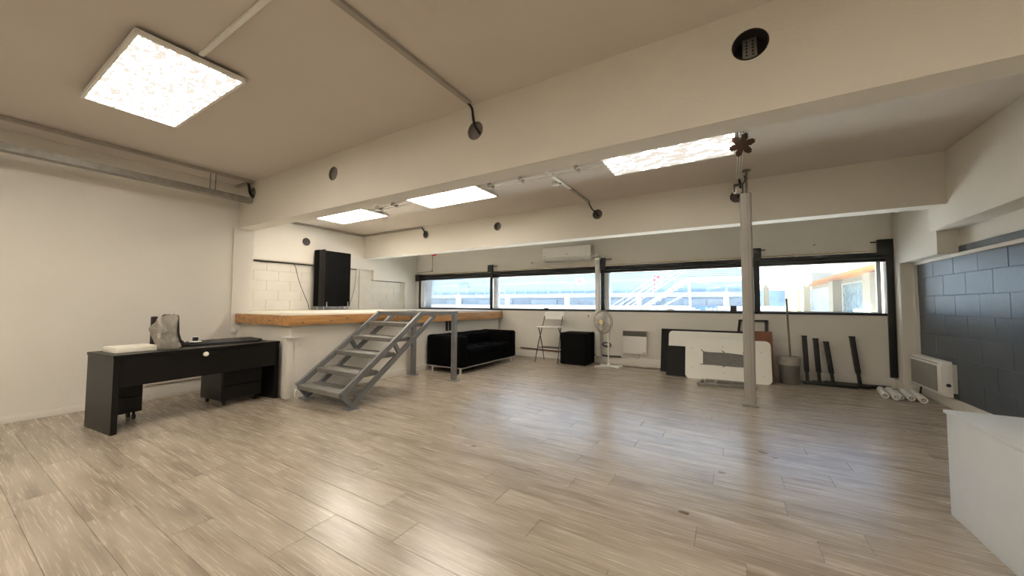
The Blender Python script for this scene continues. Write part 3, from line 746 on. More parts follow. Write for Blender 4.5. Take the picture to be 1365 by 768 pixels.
obj('shell', D().prism(sh, 'y', .345, .385), 'burgundy', bs, bevel=.006, recalc=True)
# plastic bag: pleated, pinched skin
bg = D(); nu = 56; vs = []
rows = [(.0, .41, .57, .075), (.02, .39, .585, .085), (.08, .372, .56, .085), (.14, .350, .548, .075), (.20, .328, .543, .065), (.228, .318, .541, .06),
        (.25, .330, .540, .055), (.29, .352, .538, .045), (.325, .375, .536, .038), (.345, .400, .532, .03), (.360, .445, .525, .022), (.372, .475, .515, .014)]
full = []
for (a_, b_) in zip(rows, rows[1:]):
    for k in range(4): full.append(tuple(p+(q_-p)*k/4 for p, q_ in zip(a_, b_)))
full.append(rows[-1])
for (h_, ua, ub, hv) in full:
    t_ = h_/.374
    for i in range(nu):
        th = 2*math.pi*i/nu
        c_, s_ = math.cos(th), math.sin(th)
        uu = (ua+ub)/2+(ub-ua)/2*math.copysign(abs(c_)**.8, c_)
        fold = abs(math.sin((uu-.33)*19+t_*3.0+.6*noise.noise(Vector((uu*9, t_*3, 2)))))-.5
        vv = .205+hv*math.copysign(abs(s_)**.8, s_)+fold*.05*min(1, t_*2+.2)+.012*noise.noise(Vector((uu*14, t_*5, s_)))
        vs.append((uu+.006*noise.noise(Vector((uu*9, t_*6, 5))), vv, DH+.002+h_+.012*noise.noise(Vector((uu*12, s_*2, t_*4)))*t_))
nv = len(full)-1
bg.add(vs, [(j*nu+i, j*nu+(i+1) % nu, (j+1)*nu+(i+1) % nu, (j+1)*nu+i) for j in range(nv) for i in range(nu)]+[tuple(range(nu-1, -1, -1))])
obj('plastic_bag', bg, 'bag', None, ang=170, label='crumpled grey translucent plastic bag standing on the black desk', cat='plastic bag', origin=dw(.47, .27, DH))
pd = D()
pl = [(.745, .30), (1.36, .18), (1.50, .30), (1.50, .56), (1.05, .60), (.77, .56)]
n = len(pl)
pd.add([(u_, v_, DH+.001) for u_, v_ in pl]+[(u_, v_, DH+.022+.05*max(0, v_-.25)) for u_, v_ in pl], [tuple(range(n-1, -1, -1)), tuple(range(n, 2*n))]+[(i, (i+1) % n, n+(i+1) % n, n+i) for i in range(n)])
obj('folded_bag', pd, 'greyfab', None, bevel=.008, recalc=True, label='flat dark grey folded fabric bag lying on the right half of the desk', cat='bag', origin=dw(1.1, .4, DH))
sp = thing('spool', 'small white spool wound with black tape on the desk beside the plastic bag', 'spool', dw(.76, .36, DH+.03))
obj('base_flange', D().lathe([(.055, .0), (.06, .004), (.055, .010), (.03, .014)], (.80, .40, DH+.036), 20), 'white', sp)
obj('winding', D().lathe([(.024, .0), (.027, .01), (.027, .04), (.024, .046)], (.80, .40, DH+.049), 20), 'blackcable', sp)
obj('top_flange', D().lathe([(.036, 0), (.038, .003), (.036, .007)], (.80, .40, DH+.095), 20), 'white', sp)
wt = obj('wall_trunking', MB().box(LX+.012, LX+.03, 1.55, 2.42, .20, .235), 'paint', None, bevel=.003, label='low white trunking on the left wall behind the black desk', cat='cable trunking', origin=(LX, 2, .2))

# ------------------------------------------------------------------ stool
sl_ = thing('bar_stool', 'white folding bar stool with backrest and thin dark metal legs below the window', 'stool', (-3.38, 7.22, 0))
xl, xr = -3.63, -3.10
for x in (xl, xr):
    i_ = .05 if x == xl else -.05
    obj('front_leg', MB().tube([(x, 7.02, .0), (x+i_*.3, 7.13, .36), (x+i_*.8, 7.28, .72), (x+i_*1.0, 7.40, .98)], .011), 'darkgrey', sl_)
    obj('rear_leg', MB().tube([(x, 7.46, .0), (x+i_*.2, 7.33, .36), (x+i_*.5, 7.16, .70), (x+i_*.6, 7.11, .735)], .011), 'darkgrey', sl_)
obj('footrest', MB().cyl((xl+.012, 7.11, .31), (xr-.012, 7.11, .31), .010), 'darkgrey', sl_)
obj('footrest', MB().cyl((xl+.012, 7.36, .30), (xr-.012, 7.36, .30), .010), 'darkgrey', sl_)
obj('seat', soft(xl+.02, xr-.02, 7.05, 7.38, .735, .765, .012, amp=.0, seed=1), 'white_gloss', sl_)
bk = MB(); nb = 12; vs = []
for zz in (.915, 1.06):
    for i in range(nb+1):
        s_ = i/nb*2-1; x = (xl+xr)/2+s_*(xr-xl)/2*.86
        for off in (0, .014): vs.append((x, 7.40+.02*(1-s_*s_)+off+(.03 if zz > 1 else 0), zz+(.025*(1-abs(s_)**4) if zz > 1 else -.01*(1-s_*s_)*0)))
W2 = (nb+1)*2
fs = []
for i in range(nb):
    a_ = i*2; fs += [(a_, a_+2, W2+a_+2, W2+a_), (a_+3, a_+1, W2+a_+1, W2+a_+3), (W2+a_, W2+a_+2, W2+a_+3, W2+a_+1), (a_+1, a_+3, a_+2, a_)]
fs += [(1, 0, W2, W2+1), (2*nb, 2*nb+1, W2+2*nb+1, W2+2*nb)]
bk.add(vs, fs); obj('backrest', bk, 'white_gloss', sl_, recalc=True)

# ------------------------------------------------------------------ black cube cabinet
cb = thing('speaker_cabinet', 'black felt covered box on the floor between the stool and the fan', 'cabinet', (-2.78, 7.32, 0))
obj('body', MB().box(-3.06, -2.50, 7.06, 7.60, .015, .655), 'blackfelt', cb, bevel=.008)
obj('front_cover', MB().box(-3.05, -2.51, 7.045, 7.06, .03, .64), 'blackfelt', cb, bevel=.004)
for fx in (-3.02, -2.54):
    for fy in (7.10, 7.56): obj('foot', MB().cyl((fx, fy, 0), (fx, fy, .016), .02, n=10), 'black', cb)
obj('handle_screw', MB().cyl((-3.035, 7.045, .30), (-3.035, 7.041, .30), .006, n=8), 'alu_bright', cb)

# ------------------------------------------------------------------ fan
fn = thing('pedestal_fan', 'white pedestal fan with wire guard standing beside the black box', 'fan', (-2.09, 7.22, 0))
fc = Vector((-2.17, 7.12, .90)); fa = Vector((-.42, -.9, -.02)).normalized()
obj('base', MB().bar((-2.31, 7.05, .022), (-1.86, 7.37, .022), .05, .03).bar((-2.29, 7.36, .022), (-1.85, 7.12, .022), .05, .03).lathe([(.05, .03), (.045, .05), (.022, .07)], (-2.09, 7.22, 0)), 'white', fn)
obj('pole', MB().cyl((-2.09, 7.22, .05), (-2.09, 7.22, .62), .014).cyl((-2.09, 7.22, .50), (-2.09, 7.22, .60), .02), 'white', fn)
obj('neck', MB().box(-2.12, -2.06, 7.19, 7.25, .60, .78), 'white', fn, bevel=.01)
obj('motor', MB().cyl(fc-fa*.04, fc-fa*.15, .065, .045, n=18), 'white', fn)
g = MB()
R_ = .222
for d_, rr in ((.045, .06), (.042, .11), (.034, .16), (.015, R_), (-.03, R_), (-.055, .16), (-.06, .10)): g.torus(fc+fa*d_, rr, .003 if rr < R_ else .0065, fa, 40, 5)
e1 = fa.orthogonal().normalized(); e2 = fa.cross(e1)
for k in range(30):
    th = 2*math.pi*k/30; e = e1*math.cos(th)+e2*math.sin(th)
    g.tube([fc+fa*.047+e*.05, fc+fa*.04+e*.13, fc+fa*.015+e*R_, fc-fa*.03+e*R_, fc-fa*.058+e*.12, fc-fa*.06+e*.05], .0026, 4)
wg_ = obj('wire_guard', g, 'trunk', fn)
obj('hub_badge', MB().cyl(fc+fa*.043, fc+fa*.052, .052, n=24), 'fanhub', wg_)
for k in range(3):
    th0 = 2*math.pi*k/3+.4; bl = MB(); vs = []
    for j in range(6):
        rr = .035+j*.031; 
        for i in range(7):
            th = th0+(i/6-.5)*1.15*(1 if j < 4 else .9); tw_ = (i/6-.5)*.055
            e = e1*math.cos(th)+e2*math.sin(th); vs.append(fc+e*rr+fa*(tw_-.008))
    bl.add(vs, [(j*7+i, j*7+i+1, (j+1)*7+i+1, (j+1)*7+i) for j in range(5) for i in range(6)])
    bo = obj('blade', bl, 'white', fn); sm = bo.modifiers.new('thick', 'SOLIDIFY'); sm.thickness = .003

# ------------------------------------------------------------------ air conditioner and its duct
ac = thing('air_conditioner', 'white wall mounted air conditioner above the windows', 'air conditioner', (-3.1, WY, 2.23))
ax0, ax1 = -3.67, -2.53
pf = [(WY-.002, 2.545), (WY-.20, 2.545), (WY-.222, 2.53), (WY-.225, 2.30), (WY-.205, 2.272), (WY-.002, 2.272)]
obj('casing', MB().prism(pf, 'x', ax0, ax1), 'white_gloss', ac, bevel=.006, recalc=True)
obj('front_panel', MB().prism([(WY-.224, 2.535), (WY-.238, 2.525), (WY-.240, 2.30), (WY-.224, 2.295)], 'x', ax0+.015, ax1-.10), 'white_gloss', ac, bevel=.004, recalc=True)
flp = obj('flap', MB().prism([(WY-.205, 2.268), (WY-.225, 2.262), (WY-.19, 2.215), (WY-.10, 2.215), (WY-.10, 2.268)], 'x', ax0+.05, ax1-.03), 'white', ac, bevel=.004, recalc=True)
obj('louvre_slot', MB().box(ax0+.09, ax1-.13, WY-.216, WY-.20, 2.222, 2.232), 'grille', flp)
obj('side_vent', MB().box(ax1-.002, ax1+.003, WY-.16, WY-.13, 2.36, 2.50), 'grille', ac)
obj('badge', MB().box(-3.09, -3.03, WY-.243, WY-.238, 2.347, 2.357), 'grille', ac)
obj('small_print', MB().box(ax0+.04, ax0+.09, WY-.243, WY-.238, 2.322, 2.330), 'grille', ac)
obj('pipe_stub', MB().tube([(ax1-.01, WY-.10, 2.29), (ax1+.05, WY-.10, 2.30), (ax1+.10, WY-.09, 2.31), (-2.41, WY-.11, 2.30), (-2.41, WY-.115, 2.252)], .022), 'white', ac)
dt = thing('pipe_duct', 'tall white pipe duct running from the air conditioner down to the floor', 'pipe duct', (-2.41, WY-.05, .1))
obj('cover', MB().box(-2.455, -2.365, WY-.15, WY-.085, .16, 2.235), 'white', dt, bevel=.006)
obj('end_cap', MB().box(-2.465, -2.355, WY-.155, WY-.08, 2.20, 2.245), 'white', dt, bevel=.004)

# ------------------------------------------------------------------ wall heater by the fan, skirting pipes, sockets
hw = thing('wall_heater', 'flat white wall heater with grey top grille under the window, right of the fan', 'heater', (-1.66, WY-.05, .25))
obj('casing', MB().box(-1.895, -1.425, WY-.095, WY-.02, .25, .71), 'white', hw, bevel=.006)
hgr = obj('grille', MB().box(-1.893, -1.427, WY-.100, WY-.09, .605, .712), 'grille', hw, bevel=.003)
for k in range(7): obj('grille_slat', MB().box(-1.885, -1.435, WY-.104, WY-.099, .614+k*.0135, .620+k*.0135), 'darkgrey', hgr)
obj('front_panel', MB().box(-1.888, -1.432, WY-.103, WY-.095, .262, .600), 'white_gloss', hw, bevel=.003)
obj('small_print', MB().box(-1.50, -1.45, WY-.106, WY-.102, .278, .290), 'grille', hw)
obj('wall_plate', MB().box(-1.8, -1.52, WY-.021, WY, .30, .66), 'galv', hw)
cable([(-1.60, WY-.04, .252), (-1.58, WY-.05, .20), (-1.60, WY-.04, .155), (-1.66, WY-.03, .152)], .006, 'short grey flex under the flat white wall heater', m='trunk')
cable([(-4.35, WY-.03, .20), (-3.9, WY-.032, .19), (-3.4, WY-.03, .175), (-2.47, WY-.03, .165)], .016, 'dark old pipe along the skirting behind the bar stool', 'skirting_pipe', 'copper', 'pipe')
cable([(-2.34, WY-.05, .40), (-2.28, WY-.06, .36), (-2.18, WY-.05, .36), (-2.16, WY-.05, .41), (-2.24, WY-.04, .44), (-2.32, WY-.04, .42), (-2.30, WY-.05, .38), (-2.2, WY-.05, .37)], .012, 'coiled grey flex on the wall behind the pedestal fan', m='darkgrey')
cable([(-2.34, WY-.04, .165), (-2.2, WY-.06, .162), (-2.0, WY-.05, .165), (-1.95, WY-.04, .16)], .018, 'thick dark cable on the skirting behind the fan base', m='darkgrey')
cable([(-1.98, 7.35, .008), (-1.7, 7.45, .008), (-1.4, 7.42, .008), (-1.1, 7.52, .008)], .006, 'thin flex lying on the floor below the wall heater', m='copper')
def socket(x, z, label):
    t = thing('wall_socket', label, 'socket', (x, WY, z))
    obj('plate', MB().box(x-.04, x+.04, WY-.016, WY, z-.04, z+.04), 'white', t, bevel=.004)
    obj('insert', MB().cyl((x, WY-.014, z), (x, WY-.02, z), .024, n=16), 'grille', t)
socket(-2.65, 1.0, 'small white socket on the wall above the black box')
sl1 = MB().box(.01, .11, WY-.01, WY+.06, 1.128, 1.235)
obj('sill_box', sl1, 'darkgrey', None, bevel=.006, label='small dark box on the window sill left of the grey pole', cat='box', origin=(.06, WY, 1.128))
obj('crumpled_paper', MB().ball((-1.0, WY+.02, 1.145), .045, 10, 7, (1.6, .9, .5)), 'white', None, label='small crumpled white paper on the sill above the white boards', cat='paper', origin=(-1, WY, 1.13))
obj('sill_lump', MB().ball((-3.68, WY+.01, 1.14), .04, 10, 7, (1.6, .8, .5)), 'black', None, label='small black lump on the sill above the white stool', cat='cloth', origin=(-3.68, WY, 1.13))
# pipe with valve, left end of window wall
vp = thing('valve_pipe', 'thin wall pipe with a red valve above the leftmost window', 'pipe', (-7.3, WY, 2.2))
obj('pipe', MB().tube([(-7.84, WY-.02, 2.09), (-7.84, WY-.02, 2.15), (-7.3, WY-.02, 2.18), (-7.27, WY-.02, 2.20), (-7.27, WY-.02, 2.62)], .011, 8, False), 'trunk', vp)
obj('valve', MB().bar((-7.28, WY-.03, 2.62), (-7.12, WY-.03, 2.64), .03, .03), 'red', vp)
obj('elbow', MB().ball((-7.275, WY-.02, 2.19), .022), 'darkgrey', vp)
obj('wall_nail', MB().cyl((-4.05, WY, 2.24), (-4.05, WY-.03, 2.24), .016, n=10), 'grille', None, label='small grey wall plug left of the air conditioner', cat='wall plug', origin=(-4.05, WY, 2.24))
obj('wall_nail', MB().cyl((1.22, WY, 2.245), (1.22, WY-.03, 2.245), .014, n=10), 'grille', None, label='small grey wall plug above the rightmost window', cat='wall plug', origin=(1.22, WY, 2.245))

# ------------------------------------------------------------------ leaning boards
def board(name, label, x0, x1, H, yb, yt, th, m, r=0.0, z0=.0, yb1=None, parent=None, group=None):
    """board leaning on the wall: bottom edge at yb (yb1 at the right end), top edge at yt"""
    yb1 = yb if yb1 is None else yb1
    out = []
    w = x1-x0; L = math.hypot(H, yt-yb)
    cs = [(0, 0)]
    pts = []
    if r:
        for cx_, cy_, a0 in ((w-r, r, -90), (w-r, L-r, 0), (r, L-r, 90), (r, r, 180)):
            for k in range(7): pts.append((cx_+r*math.cos(math.radians(a0+15*k)), cy_+r*math.sin(math.radians(a0+15*k))))
    else: pts = [(0, 0), (w, 0), (w, L), (0, L)]
    up = Vector((0, yt-yb, H)).normalized(); rt = Vector((w, yb1-yb, 0)).normalized(); nn = rt.cross(up).normalized()
    o = Vector((x0, yb, z0))
    X = Matrix((rt, up, nn)).transposed().to_4x4(); X.translation = o
    return X, pts
def mk_board(name, label, cat, m, *a, **k):
    th = a[5]; X, pts = board(name, label, *a, m, **k)
    t = thing(name, label, cat, X.translation, 'boards leaning on the window wall')
    obj('panel', MB(X).prism(pts, 'z', -th, 0), m, t, bevel=.002, seg=1, recalc=True)
    return t, X
mk_board('black_board', 'large black board leaning on the wall behind the white boards', 'board', 'blackpaint', -1.14, .27, .785, 7.33, 7.545, .03)
t, X = mk_board('tabletop', 'white round cornered table top leaning behind the front white board', 'table top', 'offwhite', -.99, .29, .76, 7.19, 7.42, .025, r=.07)
mk_board('black_board', 'small square black board leaning in front of the left end of the white table top', 'board', 'blackpaint', -.99, -.45, .505, 6.97, 7.18, .02)
t, X = mk_board('tabletop', 'front white round cornered table top with a grey mesh strip, behind the pole', 'table top', 'offwhite', -.675, .555, .665, 6.885, 7.06, .025, r=.075, yb1=6.965)
nb_ = 14; vs = []
for i in range(nb_+1):
    u_ = .27+.62*i/nb_; sag = .003*math.sin(i/nb_*math.pi*2)
    vs += [(u_, .245+sag, .006), (u_, .470-.005*math.sin(i/nb_*math.pi*2.6)-.02*i/nb_, .006), ]
k = MB(X); k.add(vs+[(a_, b_, c_+.004) for a_, b_, c_ in vs], [(2*i, 2*i+2, 2*i+3, 2*i+1) for i in range(nb_)]+[(2*(nb_+1)+2*i+1, 2*(nb_+1)+2*i+3, 2*(nb_+1)+2*i+2, 2*(nb_+1)+2*i) for i in range(nb_)])
obj('mesh_strip', k, 'net', t)
for (u_, v_) in ((.255, .485), (.565, .485), (.245, .235), (.57, .22), (.86, .47), (.87, .23)):
    obj('clip', MB(X).bar((u_-.012, v_+.012, .008), (u_+.02, v_-.02 if v_ > .3 else v_+.02, .008), .012, .012, up=(0, 0, 1)), 'darkgrey', t)
for (u_, v_) in ((.10, .52), (.10, .18), (.565, .56), (.57, .13), (1.10, .50), (1.12, .12)):
    obj('screw_hole', MB(X).cyl((u_, v_, 0), (u_, v_, .002), .006, n=8), 'darkgrey', t)
mk_board('brown_board', 'brown hardboard leaning right of the grey pole, behind the front white board', 'board', 'mdf', .31, .605, .80, 7.24, 7.50, .012)
lf = thing('steel_trestle', 'tall black metal frame leaning on the wall behind the grey pole', 'frame', (.3, 7.5, 0))
obj('frame_bar', MB().bar((.03, 7.60, 0), (.155, 7.64, .985), .045, .03), 'black', lf, bevel=.004)
obj('frame_bar', MB().bar((.13, 7.64, .975), (.56, 7.64, .975), .03, .045, up=(0, 1, 0)), 'black', lf, bevel=.004)
obj('frame_bar', MB().bar((.54, 7.64, .99), (.53, 7.60, 0), .045, .03), 'black', lf, bevel=.004)
gf = thing('steel_underframe', 'grey metal frame lying flat on the floor left of the pole foot', 'frame', (-.1, 6.5, 0))
obj('long_bar', MB().bar((-.44, 6.36, .022), (.32, 6.50, .022), .045, .04), 'galv', gf, bevel=.003)
obj('long_bar', MB().bar((-.36, 6.74, .022), (.30, 6.80, .022), .045, .04), 'galv', gf, bevel=.003)
obj('cross_bar', MB().bar((-.44, 6.37, .022), (-.40, 6.74, .022), .04, .038), 'galv', gf, bevel=.003)
obj('cross_bar', MB().bar((-.22, 6.42, .022), (-.20, 6.74, .022), .04, .038), 'galv', gf, bevel=.003)
obj('cross_bar', MB().bar((.30, 6.51, .022), (.28, 6.78, .022), .04, .038), 'galv', gf, bevel=.003)

# bin with broom handle
bn = thing('waste_bin', 'grey plastic bin with a lined rim beside the brown board', 'bin', (.80, 7.28, 0))
obj('body', MB().lathe([(.118, 0), (.122, .01), (.142, .345), (.137, .345), (.117, .03), (.0, .025)], (.80, 7.28, 0), 28), 'binp', bn)
obj('liner_rim', MB().lathe([(.145, .30), (.148, .31), (.152, .43), (.146, .432), (.140, .31)], (.80, 7.28, 0), 28), 'binliner', bn)
obj('broom_handle', MB().cyl((.83, 7.29, .03), (.795, 7.36, 1.36), .014, n=10), 'stick', None, label='worn wooden broom handle standing in the grey bin', cat='broom handle', origin=(.83, 7.29, .03))

# black table legs
tg = thing('table_trestle', 'black metal T-shaped table leg nearest the grey bin', 'table leg', (1.02, 7.40, 0), 'black table legs standing below the right window')
def tleg(t, x, yb, xt, yt, zt, f0, f1, fy, fz):
    obj('foot_bar', MB().box(f0, f1, fy-.03, fy+.03, fz, fz+.045), 'black', t, bevel=.008)
    b_ = MB(); b_.bar((x, fy, fz+.04), (x+(xt-x)*.25, fy+(yt-fy)*.25, fz+.04+(zt-fz-.04)*.25), .042, .042, up=(0, 1, 0)); b_.bar((x+(xt-x)*.22, fy+(yt-fy)*.22, fz+.04+(zt-fz-.04)*.22), (xt, yt, zt), .062, .055, up=(0, 1, 0))
    obj('upright', b_, 'black', t, bevel=.004)
    obj('cap', MB().box(xt-.036, xt+.036, yt-.034, yt+.034, zt-.01, zt+.006), 'black', t, bevel=.003)
tleg(tg, 1.035, 7.4, 1.02, 7.44, .755, .98, 1.62, 7.36, 0)
t2 = thing('table_trestle', 'black metal table leg, second from the grey bin', 'table leg', (1.18, 7.45, 0), 'black table legs standing below the right window')
tleg(t2, 1.195, 7.4, 1.17, 7.50, .715, 1.06, 1.78, 7.435, 0)
t3 = thing('table_trestle', 'short looking black table leg, third from the grey bin', 'table leg', (1.36, 7.45, 0), 'black table legs standing below the right window')
tleg(t3, 1.37, 7.4, 1.31, 7.57, .665, 1.12, 1.86, 7.51, 0)
t4 = thing('table_trestle', 'black table leg standing apart nearest the right corner', 'table leg', (1.68, 7.5, 0), 'black table legs standing below the right window')
tleg(t4, 1.70, 7.5, 1.63, 7.615, .76, 1.28, 2.04, 7.585, 0)

# white tubes
for i, (x1_, y1_, x0_, y0_, zc, lb) in enumerate([(1.77, 6.80, 1.845, 7.26, .043, 'nearest the black table legs'), (1.862, 6.75, 1.936, 7.29, .043, 'second from the table legs'),
        (1.938, 6.84, 2.011, 7.30, .027, 'shortest and thinnest, in the middle'), (2.013, 6.79, 2.085, 7.30, .043, 'fourth from the table legs'), (2.103, 6.72, 2.175, 7.30, .043, 'nearest the right wall')]):
    t = thing('cardboard_tube', 'white tube lying on the floor, '+lb, 'tube', (x1_, y1_, 0), 'white tubes on the floor in the right corner')
    r = zc-.001
    obj('tube_wall', MB().cyl((x1_, y1_, zc), (x0_, y0_, zc), r, n=18), 'white', t)
    d_ = (Vector((x1_, y1_, zc))-Vector((x0_, y0_, zc))).normalized(); e_ = Vector((x1_, y1_, zc))
    obj('end_ring', MB().torus(e_+d_*.002, r*.72, r*.22, d_, 18, 6), 'trunkw', t)
    obj('end_plug', MB().cyl(e_, e_+d_*.003, r*.55, n=14), 'grille', t)
    obj('pin', MB().cyl(e_, e_+d_*.008, r*.18, n=8), 'white', t)

# right wall convector
cv = thing('convector_heater', 'white convector heater with grey front mounted low on the right wall', 'heater', (2.2, 7.0, .13))
cy0, cy1 = 6.42, 7.27
obj('casing', MB().prism([(2.26, .155), (2.185, .165), (2.165, .20), (2.165, .52), (2.185, .575), (2.26, .58)], 'y', cy0, cy1), 'white', cv, bevel=.006, recalc=True)
obj('front_grille', MB().prism([(2.168, .20), (2.160, .205), (2.160, .51), (2.168, .515)], 'y', cy0+.10, cy1-.02), 'grille', cv, recalc=True)
obj('outlet_slot', MB().box(2.172, 2.18, cy0+.10, cy1-.02, .533, .545), 'black', cv)
obj('side_module', MB().box(2.262, RX-.005, cy0+.04, cy1-.1, .20, .54), 'white', cv, bevel=.004)
obj('control_knob', MB().cyl((2.22, cy0-.012, .30), (2.22, cy0, .30), .02), 'darkgrey', cv)
cable([(2.25, 7.30, .30), (2.27, 7.33, .20), (2.27, 7.32, .10), (2.26, 7.33, .02)], .01, 'dark flex hanging beside the right wall convector')
se = thing('motion_sensor', 'small white sensor high in the right corner', 'sensor', (PX, 7.3, 2.62))
obj('housing', MB().ball((PX-.03, 7.33, 2.62), .035, 14, 9, (1, 1, .8)), 'white', se)
obj('mount', MB().cyl((PX-.02, 7.33, 2.62), (PX, 7.33, 2.62), .02), 'white', se)
cable([(PX-.012, 6.345, CZ2-.55), (PX-.012, 6.345, 2.22), (PX-.012, 6.33, 2.16)], .008, 'pair of white flexes down the right wall near the far beam', m='trunkw')
# low white cabinet at the near right
wc = thing('low_cabinet', 'cool white low cabinet at the right edge in front of the convector', 'cabinet', (1.4, 2.9, 0))
obj('carcass', MB().box(1.115, 1.56, 2.2, 3.27, .0, .60), 'coolwhite', wc, bevel=.006)
obj('top', MB().box(1.105, 1.57, 2.19, 3.28, .60, .618), 'coolwhite', wc, bevel=.003)
# paint flakes on the floor
for x, y, s_, lb in [(.22, 3.78, .035, 'largest brown paint flake on the floor in front of the grey pole'), (-.253, 2.45, .03, 'grey brown scuff on the floor nearest the camera'),
        (-.07, 3.17, .02, 'small scuff on the floor between the nearest scuff and the pole flakes'), (.30, 3.70, .018, 'tiny dark flake right beside the largest flake in front of the pole'),
        (-1.95, 2.60, .022, 'small dark crumb on the floor in the middle of the room'), (-4.86, 2.5, .03, 'bit of rubble on the floor at the white platform corner')]:
    n = 7; po_ = [(x+s_*rnd.uniform(.5, 1)*math.cos(2*math.pi*k/n)*1.5, y+s_*rnd.uniform(.4, .9)*math.sin(2*math.pi*k/n)) for k in range(n)]
    obj('paint_flake', MB().prism(po_, 'z', 0, .002), 'flake', None, recalc=True, label=lb, cat='debris', origin=(x, y, 0))

# ------------------------------------------------------------------ outside
struct('ground', MB().box(-60, 40, 14.0, 95, -.35, -.15), 'asphalt')
struct('bounce_pavement', MB().box(-60, 40, WY+.26, 14.0, -.35, -.10), 'bounce_paving')  # unseen strip, made white to bounce sun up into the room
FY = 30.0
fbld = thing('mall_building', 'pale two level building with a walkway facing the windows', 'building', (-12, FY, -.15))
obj('lower_wall', MB().box(-44, 1.6, FY+3, FY+3.4, -.15, 1.9), 'glassblue', fbld)
obj('walkway_slab', MB().box(-44, 1.6, FY, FY+3.4, 1.84, 2.20), 'concrete_d', fbld, bevel=.02)
obj('upper_wall', MB().box(-44, 1.6, FY+3, FY+3.4, 2.2, 4.3), 'cladding', fbld)
obj('added_storeys', MB().box(-44, 1.6, FY+2.9, FY+3.4, 4.7, 11.0), 'reflect_white', fbld)  # unseen storeys added, white to brighten the window reflection on the floor
obj('roof_slab', MB().box(-44, 1.6, FY+2.2, FY+3.6, 4.3, 4.7), 'concrete', fbld)
for z in (2.55, 2.72, 2.90, 3.10): obj('rail', MB().box(-44, 1.6, FY+.05, FY+.09, z, z+.035), 'railgrey', fbld)
for k in range(39): obj('rail_post', MB().box(-43.5+k*1.17, -43.43+k*1.17, FY+.0, FY+.08, 2.2, 3.12), 'railgrey', fbld)
for z in (3.3, 3.45, 3.6, 3.75, 3.9): obj('louvre', MB().box(-44, 1.6, FY+2.6, FY+2.7, z, z+.06), 'concrete', fbld)
for x in (-36.5, -30.6, -24.7, -18.6, -12.36, -6.2, -.2):
    obj('column', MB().box(x-.16, x+.16, FY-.12, FY+.25, -.15, 2.2).box(x-.3, x+.3, FY-.14, FY+.3, 1.86, 2.12), 'extwhite', fbld)
for k, (x, w) in enumerate([(-33, 2.6), (-27.6, 2.2), (-23.3, 1.5), (-20.8, 2.2), (-16, 2.8), (-9.5, 2.8), (-2.45, 1.55), (-.75, 1.5)]):
    obj('shop_panel', MB().box(x-w/2, x+w/2, FY+2.8, FY+3.02, 1.22, 1.70), 'cladding', fbld)
obj('low_wall', MB().box(-44, 3, FY-1.2, FY-1.0, -.15, 1.16), 'extwhite', fbld)
bx = obj('plant_box', MB().box(-12.35, -11.85, FY-.1, FY+.3, 3.2, 3.62), 'concrete_d', fbld)
bx = obj('service_box', MB().box(-26.6, -25.4, FY+2.4, FY+2.9, 3.0, 3.5), 'glassblue', fbld)
s6 = thing('number_sign', 'red number 6 sign on the building across, above the walkway', 'sign', (-11.02, FY-.1, 3.0))
obj('board', MB().box(-11.35, -10.72, FY-.28, FY-.24, 2.95, 3.58), 'extwhite', s6)
fc_ = bpy.data.curves.new('digit', 'FONT'); fc_.body = '6'; fc_.size = .72; fc_.extrude = .01; fc_.align_x = 'CENTER'
tmp = bpy.data.objects.new('digit_curve', fc_); COL.objects.link(tmp); bpy.context.view_layer.update()
dm = bpy.data.meshes.new_from_object(tmp.evaluated_get(bpy.context.evaluated_depsgraph_get())); bpy.data.objects.remove(tmp); bpy.data.curves.remove(fc_)
dm.transform(Matrix.Rotation(math.pi/2, 4, 'X')); dm.materials.clear()
fo = link('digit', dm, 'red', s6); fo.location = (0, -.20, .03)
obj('hanger', MB().box(-11.05, -11.0, FY-.28, FY-.24, 3.58, 3.9), 'railgrey', s6)
rs = thing('round_sign', 'round red sign on a post by the outdoor staircase', 'sign', (-4.85, FY-.1, 2.2))
obj('disc', MB().cyl((-4.85, FY-.16, 3.28), (-4.85, FY-.12, 3.28), .27, n=28), 'red', rs)
obj('symbol', MB().box(-4.95, -4.75, FY-.17, FY-.16, 3.23, 3.33), 'extwhite', rs)
obj('post', MB().box(-5.02, -4.96, FY-.12, FY-.06, 2.2, 3.2), 'red', rs)
bs_ = thing('blue_sign', 'blue shop sign with white lettering on the low wall across', 'sign', (-1.6, FY-1.3, .8))
obj('board', MB().box(-2.42, -.70, FY-1.26, FY-1.2, .70, 1.17), 'blue', bs_)
for k, (x, w, h) in enumerate([(-2.3, .05, .25), (-2.22, .05, .25), (-2.14, .05, .25), (-2.04, .12, .12), (-1.88, .10, .12), (-1.42, .05, .28), (-1.30, .12, .18), (-1.12, .05, .26), (-1.0, .12, .2), (-.86, .08, .24)]):
    obj('letter', MB().box(x, x+w, FY-1.275, FY-1.26, .80, .80+h), 'extwhite', bs_)
